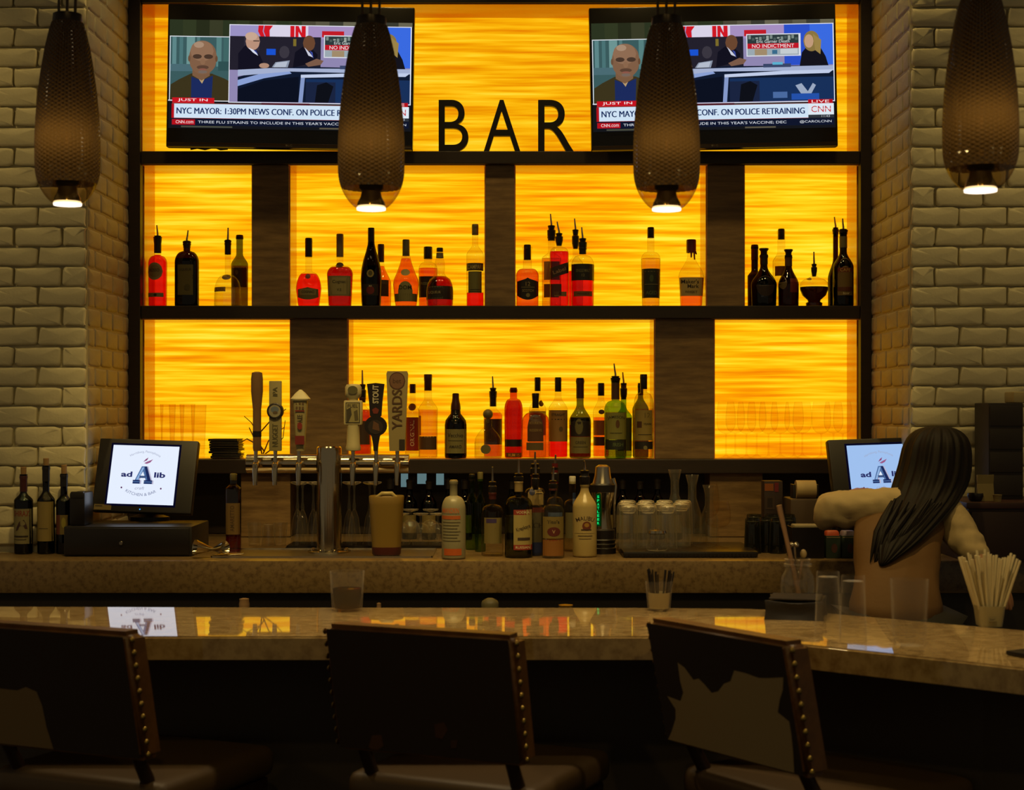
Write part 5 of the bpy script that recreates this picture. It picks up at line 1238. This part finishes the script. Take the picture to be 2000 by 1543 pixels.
# utensil jar
Y = bar_Y(1193) + .015; k = Y / F
o = empty('utensil_jar', pos(1558, Y, BZ + .0003), 'clear glass mason jar holding bar spoons, behind the black napkin caddy', 'jar')
JP = [(24, 0), (30, 4), (32, 16), (33, 50), (31, 66), (24, 78), (23, 84), (27, 86), (27, 90), (24, 91), (24, 97), (26, 99), (24, 100)]
MB().lathe([(a * k, b * k) for a, b in JP] + [((a - 2) * k, b * k) for a, b in reversed(JP[1:])], 26, close=False).obj('jar_body', gl_bar, o)
for lab, a, b, kind in (('long wooden muddler leaning left in the utensil jar', (6, 6), (-37, 200), 0), ('steel bar spoon with a shiny ball end in the utensil jar', (2, 6), (-6, 122), 1), ('short wooden spoon in the utensil jar', (-4, 6), (13, 104), 2)):
    s_ = empty('bar_tool', (o.location.x, o.location.y, BZ + .006), lab, 'bar tool', 'tools in the utensil jar')
    y0 = (-.004, .004, .012)[kind]
    P0, P1 = Vector((a[0] * k, y0, a[1] * k)), Vector((b[0] * k, y0, b[1] * k))
    if kind == 0: MB().tube([P0, P0.lerp(P1, .7), P1], [.006, .0055, .007], 10).obj('shaft', pm('muddler_wood', L('8a6a48'), .45), s_)
    elif kind == 1:
        MB().tube([P0, P1], .0026, 8).obj('shaft', chrome, s_)
        mb = MB()
        for dx in (-5, 4): mb.lathe([(max(.0065 * math.sin(t * PI / 8), .0004), -.0065 * math.cos(t * PI / 8)) for t in range(9)], 12, at=(P1.x + dx * k, y0, P1.z))
        mb.obj('ball_end', chrome, s_)
    else:
        MB().tube([P0, P1.lerp(P0, .14)], .003, 8).obj('shaft', pm('muddler_wood'), s_)
        MB().lathe([(max(6.5 * k * math.sin(t * PI / 8), .0004), -9 * k * math.cos(t * PI / 8)) for t in range(9)], 14, dep=.5, at=(P1.x, y0, P1.z)).obj('bowl', pm('spoon_wood', L('a08a58'), .5), s_)
bar_glass('upside-down clear highball glass, left of the pair beside the napkin caddy', 1617, 1246, 128, 52, 'highball_glass', taper=.84, group='upside-down highball glasses on the bar', flip=True)
bar_glass('upside-down clear highball glass, right of the pair beside the napkin caddy', 1666, 1258, 132, 54, 'highball_glass', taper=.84, group='upside-down highball glasses on the bar', flip=True)
bar_glass('wide clear pint glass alone on the bar before the bartender', 1776, 1276, 142, 74, 'pint_glass', taper=.84)
# black napkin caddy
x_, y_, z_ = on_bar(1555, 1205); k = y_ / F
o = empty('napkin_caddy', (x_, y_, BZ), 'low black leather napkin caddy with sagging sides on the bar', 'napkin caddy', rz=-.25)
mb = MB(); vs = []; fs = []; n = 10
for r, (zz_, s_) in enumerate(((.0004, 1.0), (.012, .97), (.03, .95), (.043, .98), (.045, .96))):
    for e in range(4):
        for i in range(n):
            t = i / n; c_ = ((-1, -1), (1, -1), (1, 1), (-1, 1)); A, B = c_[e], c_[(e + 1) % 4]
            x = A[0] + (B[0] - A[0]) * t; y = A[1] + (B[1] - A[1]) * t
            sag = 1 - (.16 if r in (1, 2) else .10) * math.sin(t * PI)
            vs.append((x * .068 * s_ * sag, y * .068 * s_ * sag, zz_ - (.006 * math.sin(t * PI) if r > 2 else 0)))
N_ = 4 * n
for r in range(4):
    for i in range(N_): fs.append((r * N_ + i, r * N_ + (i + 1) % N_, (r + 1) * N_ + (i + 1) % N_, (r + 1) * N_ + i))
vs.append((0, 0, .036)); fs += [(4 * N_ + i, 4 * N_ + (i + 1) % N_, len(vs) - 1) for i in range(N_)]
mb.add(vs, fs).obj('leather_body', pm('black_leather', L('1a1410'), .6), o, angle=60)
MB().box(-.058, .058, -.058, .058, .0455, .049, .002).obj('napkin_stack', pm('dark_napkin', L('2c241a'), .85), o)
# straw holder with white straws
x_, y_, z_ = on_bar(1932, 1222); k = y_ / F
o = empty('straw_cup', (x_, y_, BZ + .0003), 'small square cream plastic cup holding white straws, at the right of the bar', 'cup')
MB().lathe([(22 * k, 0, 5), (27 * k, 40 * k, 5), (26 * k, 40 * k, 5), (21 * k, 2 * k, 5), (1 * k, 2 * k, 5)], 24, close=False).obj('cup', pm('cup_plastic', L('a09468'), .4), o, angle=30)
pr = Print(); pr.rect(-9, -20, 7, -11, L('8a8058')); pr.text('bar', -1, -15.5, 5, L('4a4228'), 10)
pr.build(lambda u, v, l: (u * k, -24.6 * k - .0006 - .0003 * l, -v * k)).obj('print', PRINT, o, smooth=False, fix=False)
straw_m = pm('straw_white', L('c9bb8a'), .5)
rn = random.Random(9)
cells = [(i, j) for i in range(7) for j in range(4)]
for i, j in cells:
    u, v = (i - 3) / 3, (j - 1.5) / 1.5
    u += rn.uniform(-.02, .02); v += rn.uniform(-.02, .02)
    s_ = empty('drinking_straw', (x_, y_, BZ + 3 * k), 'white paper-wrapped straw fanned out in the cream cup', 'straw', 'white straws in the cream cup')
    top = 140 + rn.uniform(-9, 6) - 8 * abs(u)
    MB().tube([(14 * u * k, 12 * v * k, 0), (52 * u * k, 26 * v * k, top * k)], .0031, 8).obj('tube', straw_m, s_)
x_, y_, z_ = on_bar(2004, 1283); k = y_ / F
o = empty('phone', (x_, y_, BZ), 'dark flat phone lying at the right edge of the bar', 'phone', rz=.5)
MB().box(-.02, .05, -.035, .035, .0004, .010, .004).obj('case', black_plastic, o)
# speed rail items poking up behind the bar
sh = empty('speed_rail', (0, 4.12, 0), 'dark steel speed rail on the working side of the guest bar', 'speed rail')
MB().box(-1.6, .6, -.02, .16, .80, .83, .003).obj('rail_shelf', black_plastic, sh); 
for x in (-1.5, -.5, .5): MB().box(x - .02, x + .02, .0, .14, 0, .7995, .003).obj('leg', black_plastic, sh)
for lab, px, top, w, kind in (('cream knobbed stopper poking up behind the bar, far left', 477, 1168, 20, 0), ('tiny cream bottle tip poking up behind the bar', 740, 1177, 9, 0), ('grey domed lid poking up behind the bar', 957, 1168, 34, 1), ('gold-rimmed cap poking up behind the bar', 1105, 1180, 30, 0)):
    Y = 4.2; k = Y / F; zt_ = Z(top, Y) - .8305
    o = empty('rail_bottle', pos(px, Y, .8303), lab, 'bottle', 'bottles in the speed rail')
    r = w * k / 2
    MB().lathe([(.03, 0), (.034, .004), (.034, zt_ * .5), (max(r * .8, .012), zt_ * .82), (max(r * .8, .012), zt_ * .9)], 20).obj('glass_body', GL['dark'], o)
    MB().lathe([(r, zt_ * .88), (r, zt_ * .93), (r * .9, zt_ * .96), (r * (.5 if kind else .95), zt_ * .99), (r * .3, zt_)], 18).obj('cap', CAPM['gold' if px == 1105 else 'cork' if kind == 0 else 'olive'], o)

# ================================================================ STOOLS
hide_dark = L('24150c')
leather = pm('brown_leather', L('734c20'), .42, noise=(20, L('54350f'), (1, 1, 1), .35, .7))
seat_m = pm('tan_seat_leather', L('4c3a20'), .5)
leg_m = pm('dark_leg_wood', L('2c1a10'), .45)
hide = colmat('cowhide', rough=.85)
def stool(label, px, py, yaw, patches, quad):
    """px,py = photo position of the back's top-left rear corner; yaw = turn of the back; patches in photo px"""
    zt_ = 1.090
    Yl = (ZC - zt_) * F / (py - HY)
    W, H, T = .42, .262, .066
    c_, s_ = math.cos(yaw), math.sin(yaw)
    lx, ly = X(px, Yl), Yl
    cxw, cyw = lx + c_ * W / 2, ly - s_ * W / 2
    o = empty('bar_stool', (cxw, cyw, 0), label, 'bar stool', 'stools along the bar', rz=-yaw)
    lean = .22
    sh_ = Matrix.Shear('XY', 4, (0, 0))
    def S(v):  # lean: higher is farther from the bar
        return Vector((v.x, v.y + (zt_ - v.z) * lean, v.z))
    bm = bmesh.new()
    bmesh.ops.create_cube(bm, size=1, matrix=Matrix.Translation((0, T / 2, zt_ - H / 2)) @ Matrix.Diagonal((W, T, H, 1)))
    bmesh.ops.bevel(bm, geom=bm.edges[:], offset=.014, segments=3, affect='EDGES')
    bm.verts.index_update()
    mb = MB(); mb.add([S(v.co) for v in bm.verts], [[v.index for v in f.verts] for f in bm.faces]); bm.free()
    bk = mb.obj('backrest', leather, o)
    TL, TR, BL = (Vector(p) for p in quad)
    e1, e2 = TR - TL, BL - TL; det = e1.x * e2.y - e1.y * e2.x
    def uv(p):
        d = Vector(p) - TL
        return ((d.x * e2.y - d.y * e2.x) / det, (e1.x * d.y - e1.y * d.x) / det)
    pr = Print()
    pr.rect(.025, .035, .975, .975, hide_dark, 6, 6)
    for pts, col in patches:
        q = [(min(max(a, .03), .97), min(max(b, .05), .97)) for a, b in map(uv, pts)]
        pr.poly(q, col)
    pr.build(lambda u, v, l: S(Vector((-W / 2 + u * W, -.0006 - .0006 * l, zt_ - v * H)))).obj('hide_panel', hide, bk, smooth=False, fix=False)
    nm = None
    for sx in (-1, 1):
        for i in range(10):
            z = zt_ - .016 - i * (H - .03) / 9
            p = S(Vector((sx * (W / 2 + .0005), .012, z)))
            if nm is None:
                nm = MB().lathe([(.0065, 0), (.0058, .0022), (.0035, .004), (.001, .0046)], 10).mesh('nail_head', pm('old_brass', L('a08848'), .35, 1))
            q = bpy.data.objects.new('nail_head', nm); COL.objects.link(q); q.parent = o; q.location = p; q.rotation_euler = (0, sx * PI / 2, 0)
    sz = .775
    MB().box(-.215, .215, .10, .53, sz - .07, sz, .032, seg=4).obj('seat', seat_m, o)
    MB().box(-.20, .20, .115, .515, sz - .11, sz - .0702, .006).obj('seat_frame', leg_m, o)
    for sx in (-1, 1):
        MB().tube([(sx * .165, .14, sz - .09), (sx * .165, .125, sz), tuple(S(Vector((sx * .165, .028, zt_ - H + .02))))], [.016, .015, .013], 10).obj('back_post', leg_m, o)
        MB().tube([(sx * .18, .14, sz - .09), (sx * .20, .06, 0)], [.02, .014], 10).obj('leg', leg_m, o)
        MB().tube([(sx * .18, .49, sz - .09), (sx * .195, .53, 0)], [.02, .014], 10).obj('leg', leg_m, o)
        MB().tube([(sx * .188, .10, .33), (sx * .19, .512, .33)], .010, 8).obj('stretcher', leg_m, o)
    MB().tube([(-.19, .513, .30), (.19, .513, .30)], .011, 10).obj('footrest', pm('footrest_brass', L('8a7440'), .35, 1), o)
    return o
def P3(pts): return [(1200 + a / 2.5, 1080 + b / 2.5) for a, b in pts]
def P1(pts): return [(a / 2.857, 1080 + b / 2.857) for a, b in pts]
def P2(pts): return [(560 + a / 2.857, 1080 + b / 2.857) for a, b in pts]
TAN, TAN2 = L('94805a'), L('75603e')
stool('leather bar stool, its hide back with one pale patch low down, leftmost', -81, 1213, math.radians(24),
      [(P1([(-200, 770), (-60, 750), (100, 765), (150, 745), (210, 770), (240, 850), (262, 970), (300, 1110), (200, 1112), (-200, 1075)]), TAN2)], P1([(-231, 380), (708, 446), (-140, 1080)]))
stool('leather bar stool with a nearly all dark hide back, in the middle', 628, 1219, math.radians(24),
      [(P2([(520, 1085), (575, 1080), (590, 1150), (560, 1195), (520, 1190), (500, 1160)]), L('4a2c14')), (P2([(885, 1000), (940, 985), (965, 1030), (935, 1090), (895, 1080)]), L('42240f')), (P2([(985, 1095), (1025, 1090), (1020, 1140), (990, 1145)]), L('3c220f'))], P2([(190, 400), (1300, 460), (300, 1185)]))
stool('leather bar stool turned sideways with a large jagged tan hide patch', 1256, 1207, math.radians(56),
      [(P3([(320, 545), (355, 570), (400, 630), (425, 622), (450, 645), (490, 690), (520, 680), (545, 640), (575, 625), (590, 570), (640, 580), (700, 600), (740, 598), (805, 590), (806, 650), (795, 700), (790, 760), (840, 800), (852, 860), (862, 930), (888, 1122), (700, 1068), (400, 1003), (285, 968), (300, 910), (318, 840), (316, 790), (272, 725), (340, 745), (352, 700), (335, 640)]), TAN)], P3([(135, 320), (805, 425), (262, 972)]))

# ================================================================ BARTENDER
def Wp(px, py, Y): return Vector((X(px, Y), Y, Z(py, Y)))
PX0 = Vector((X(1750, 4.65), 4.62, 0))
bt = empty('person', PX0, 'bartender with long dark hair, white puffed sleeves and tan vest, leaning towards the right register', 'person')
def skin_obj(name, chains, mat, parent, sub=2, disp=None):
    """chains: list of lists of (Vector, rx, ry); a chain whose first point equals an existing one is joined to it"""
    vs, es, rad, roots = [], [], [], []
    for ch in chains:
        prev = None
        for p, rx, ry in ch:
            idx = next((i for i, q in enumerate(vs) if (q - p).length < 1e-5), None)
            if idx is None:
                idx = len(vs); vs.append(p.copy()); rad.append((rx, ry))
                if prev is None: roots.append(idx)
            if prev is not None: es.append((prev, idx))
            prev = idx
    me = bpy.data.meshes.new(name)
    me.from_pydata([p - PX0 for p in vs], es, [])
    o = bpy.data.objects.new(name, me); COL.objects.link(o); o.parent = parent
    me.materials.append(mat)
    md = o.modifiers.new('skin', 'SKIN'); md.use_smooth_shade = True; md.branch_smoothing = .5
    if not me.skin_vertices: bpy.context.view_layer.objects.active = o
    sk = me.skin_vertices[0].data
    for i, (a, b) in enumerate(rad): sk[i].radius = (a, b); sk[i].use_root = i in roots
    s2 = o.modifiers.new('smooth', 'SUBSURF'); s2.levels = sub; s2.render_levels = sub
    if disp:
        tx = bpy.data.textures.new('cloth_folds', 'CLOUDS'); tx.noise_scale = disp[0]
        d = o.modifiers.new('folds', 'DISPLACE'); d.texture = tx; d.strength = disp[1]; d.mid_level = .5; d.texture_coords = 'LOCAL'
    return o
pel = Wp(1752, 1190, 4.62); wai = Wp(1750, 1120, 4.71); che = Wp(1758, 1050, 4.81); upc = Wp(1776, 1003, 4.89); nb = Wp(1796, 976, 4.93)
lsh = Wp(1716, 988, 4.88); lel = Wp(1618, 1000, 4.90); lwr = Wp(1668, 968, 5.12); rsh = Wp(1842, 992, 4.86); rel = Wp(1888, 1058, 4.80); rwr = Wp(1922, 1105, 4.72)
head = Wp(1828, 905, 4.965); crown = Wp(1831, 862, 4.975)
ch = [[(pel, .10, .08), (wai, .075, .065), (che, .078, .065), (upc, .06, .05), (nb, .045, .045), (Wp(1810, 952, 4.95), .045, .048), (Wp(1822, 925, 4.962), .062, .07), (head, .078, .09), (crown, .065, .078)],
      [(upc, 0, 0), (lsh, .038, .038), (lel, .036, .036), (lwr, .024, .024)], [(upc, 0, 0), (rsh, .038, .038), (rel, .036, .036), (rwr, .024, .024)]]
for sx in (-1, 1):
    hip = pel + Vector((sx * .085, 0, -.06)); kn = pel + Vector((sx * .09, .03, -.46)); an = Vector((pel.x + sx * .10, pel.y - .02, .09)); toe = an + Vector((0, .14, -.055))
    ch.append([(pel, 0, 0), (hip, .085, .085), (kn, .052, .052), (an, .036, .036), (toe, .035, .028)])
def hand(wr, d, side):
    d = d.normalized(); up = Vector((0, 0, 1)); w = d.cross(up).normalized(); n_ = w.cross(d).normalized()
    pm_ = wr + d * .055
    out = [[(wr, 0, 0), (wr + d * .03, .028, .018), (pm_ + d * .02, .034, .015)]]
    for i, (f_, ln) in enumerate(((-1.2, .062), (-.4, .072), (.4, .068), (1.2, .052))):
        b = pm_ + d * .022 + w * f_ * .019
        out.append([(b, .0095, .0095), (b + d * ln * .45 - n_ * .004, .009, .009), (b + d * ln * .78 - n_ * .014, .0085, .0085), (b + d * ln - n_ * .026, .0075, .0075)])
    b = wr + d * .035 + w * side * .028
    out.append([(b, .011, .011), (b + d * .025 + w * side * .022 - n_ * .006, .010, .010), (b + d * .052 + w * side * .026 - n_ * .014, .009, .009)])
    return out
ch += hand(lwr, Vector((.5, .8, .15)), 1) + hand(rwr, Vector((.35, -.45, -.6)), -1)
skinm = pm('skin', L('a8744c'), .5)
body = skin_obj('body', ch, skinm, bt)
# face details on the far side of the head: nose, ears
fwd = Vector((.12, .95, -.28)).normalized()
mb = MB()
for sx in (-1, 1):
    c0 = head - PX0 + Vector((sx * .079, .0, .0)); mb.lathe([(.004, -.028), (.014, -.015), (.017, .01), (.008, .026)], 12, dep=1.4, at=tuple(c0))
mb.obj('ear', skinm, bt)
white_cloth = pm('cream_shirt_cloth', L('b59f72'), .8, bump=(30, .3))
sl = [[(upc, .115, .085), (upc.lerp(lsh, .55), .085, .08), (lsh + Vector((.0, -.004, 0)), .060, .060), (lsh.lerp(lel, .5), .056, .058), (lel.lerp(lsh, .12), .056, .058), (lel + Vector((-.010, .03, -.004)), .050, .054), (lel.lerp(lwr, .5), .046, .048), (lel.lerp(lwr, .85), .034, .034)],
      [(upc, 0, 0), (upc.lerp(rsh, .55), .085, .08), (rsh + Vector((0, -.004, 0)), .062, .062), (rsh.lerp(rel, .5), .058, .058), (rel, .055, .055), (rel.lerp(rwr, .5), .046, .046), (rel.lerp(rwr, .88), .034, .034)],
      [(upc, 0, 0), (nb + Vector((0, 0, -.004)), .055, .055)]]
skin_obj('shirt', sl, white_cloth, bt, 3, (.075, .034))
def loft(name, rows, mat, parent, seg=40, ridge=None, cap=True):
    vs, fs = [], []
    for ri, (px, py, Y, rx, ry) in enumerate(rows):
        c0 = Wp(px, py, Y) - PX0
        for j in range(seg):
            a = 2 * PI * j / seg
            m_ = 1 + (ridge(a, ri) if ridge else 0)
            vs.append((c0.x + rx * m_ * math.cos(a), c0.y + ry * m_ * math.sin(a), c0.z))
    for r in range(len(rows) - 1):
        for j in range(seg): fs.append((r * seg + j, r * seg + (j + 1) % seg, (r + 1) * seg + (j + 1) % seg, (r + 1) * seg + j))
    if cap: fs += [tuple(range(seg)), tuple((len(rows) - 1) * seg + j for j in range(seg))]
    o = MB().add(vs, fs).obj(name, mat, parent, angle=75)
    m = o.modifiers.new('smooth', 'SUBSURF'); m.levels = 1; m.render_levels = 1
    return o
vest = loft('vest', [(1752, 1225, 4.60, .138, .105), (1751, 1180, 4.63, .134, .10), (1749, 1120, 4.71, .120, .092), (1751, 1065, 4.79, .130, .098), (1757, 1030, 4.84, .146, .10), (1766, 1006, 4.875, .150, .092), (1776, 990, 4.90, .128, .078), (1788, 977, 4.925, .075, .058)],
     pm('tan_vest_cloth', L('6a4a20'), .75, bump=(40, .25)), bt, ridge=lambda a, r: .014 * math.sin(3 * a + r) + .012 * math.sin(7 * a + .6 * r))
tx = bpy.data.textures.new('vest_folds', 'CLOUDS'); tx.noise_scale = .12
md = vest.modifiers.new('folds', 'DISPLACE'); md.texture = tx; md.strength = .022; md.mid_level = .5; md.texture_coords = 'LOCAL'
trs = []
for sx in (-1, 1):
    trs.append([(pel + Vector((0, 0, -.02)), .14, .11), (pel + Vector((sx * .085, 0, -.08)), .10, .10), (pel + Vector((sx * .09, .03, -.46)), .068, .068), (Vector((pel.x + sx * .10, pel.y - .02, .10)), .055, .055)])
skin_obj('trousers', trs, pm('black_trousers', L('1c1814'), .8), bt)
hair_m = pm('dark_brown_hair', L('0e0906'), .6, spec=.2, noise=(40, L('180e08'), (3, 3, .4), .35, .65))
hr = lambda a, r: .038 * math.sin(17 * a + .35 * r) + .030 * math.sin(31 * a - .2 * r) + .02 * math.sin(5 * a + .5 * r)
loft('hair', [(1832, 832, 4.965, .012, .015), (1832, 834, 4.965, .040, .05), (1831, 840, 4.963, .066, .08), (1830, 854, 4.96, .090, .105), (1828, 875, 4.955, .102, .117), (1826, 905, 4.945, .106, .117), (1820, 935, 4.925, .112, .11), (1811, 962, 4.895, .110, .095),
              (1798, 990, 4.820, .100, .075), (1783, 1015, 4.780, .088, .06), (1768, 1040, 4.740, .074, .05), (1752, 1062, 4.700, .062, .042), (1739, 1082, 4.675, .036, .030), (1728, 1098, 4.655, .018, .018), (1722, 1106, 4.650, .006, .006)],
     hair_m, bt, 96, hr)
rn = random.Random(4)
for i in range(16):
    t = i / 15
    pa = (1742 + 96 * t, 985 + rn.uniform(-12, 12), 4.745 + .05 * abs(t - .5)); pb = (1712 + 74 * t, 1045 + rn.uniform(-6, 6), 4.690 + .03 * abs(t - .5)); pc = (1700 + 56 * t + rn.uniform(-4, 4), 1106 - 34 * t + rn.uniform(-9, 9), 4.665 + .02 * abs(t - .5))
    MB().tube([Wp(*pa) - PX0, (Wp(*pa).lerp(Wp(*pb), .55)) - PX0, Wp(*pb) - PX0, (Wp(*pb).lerp(Wp(*pc), .6)) - PX0, Wp(*pc) - PX0], [.004, .010, .010, .006, .001], 8).obj('hair_lock', hair_m, bt)
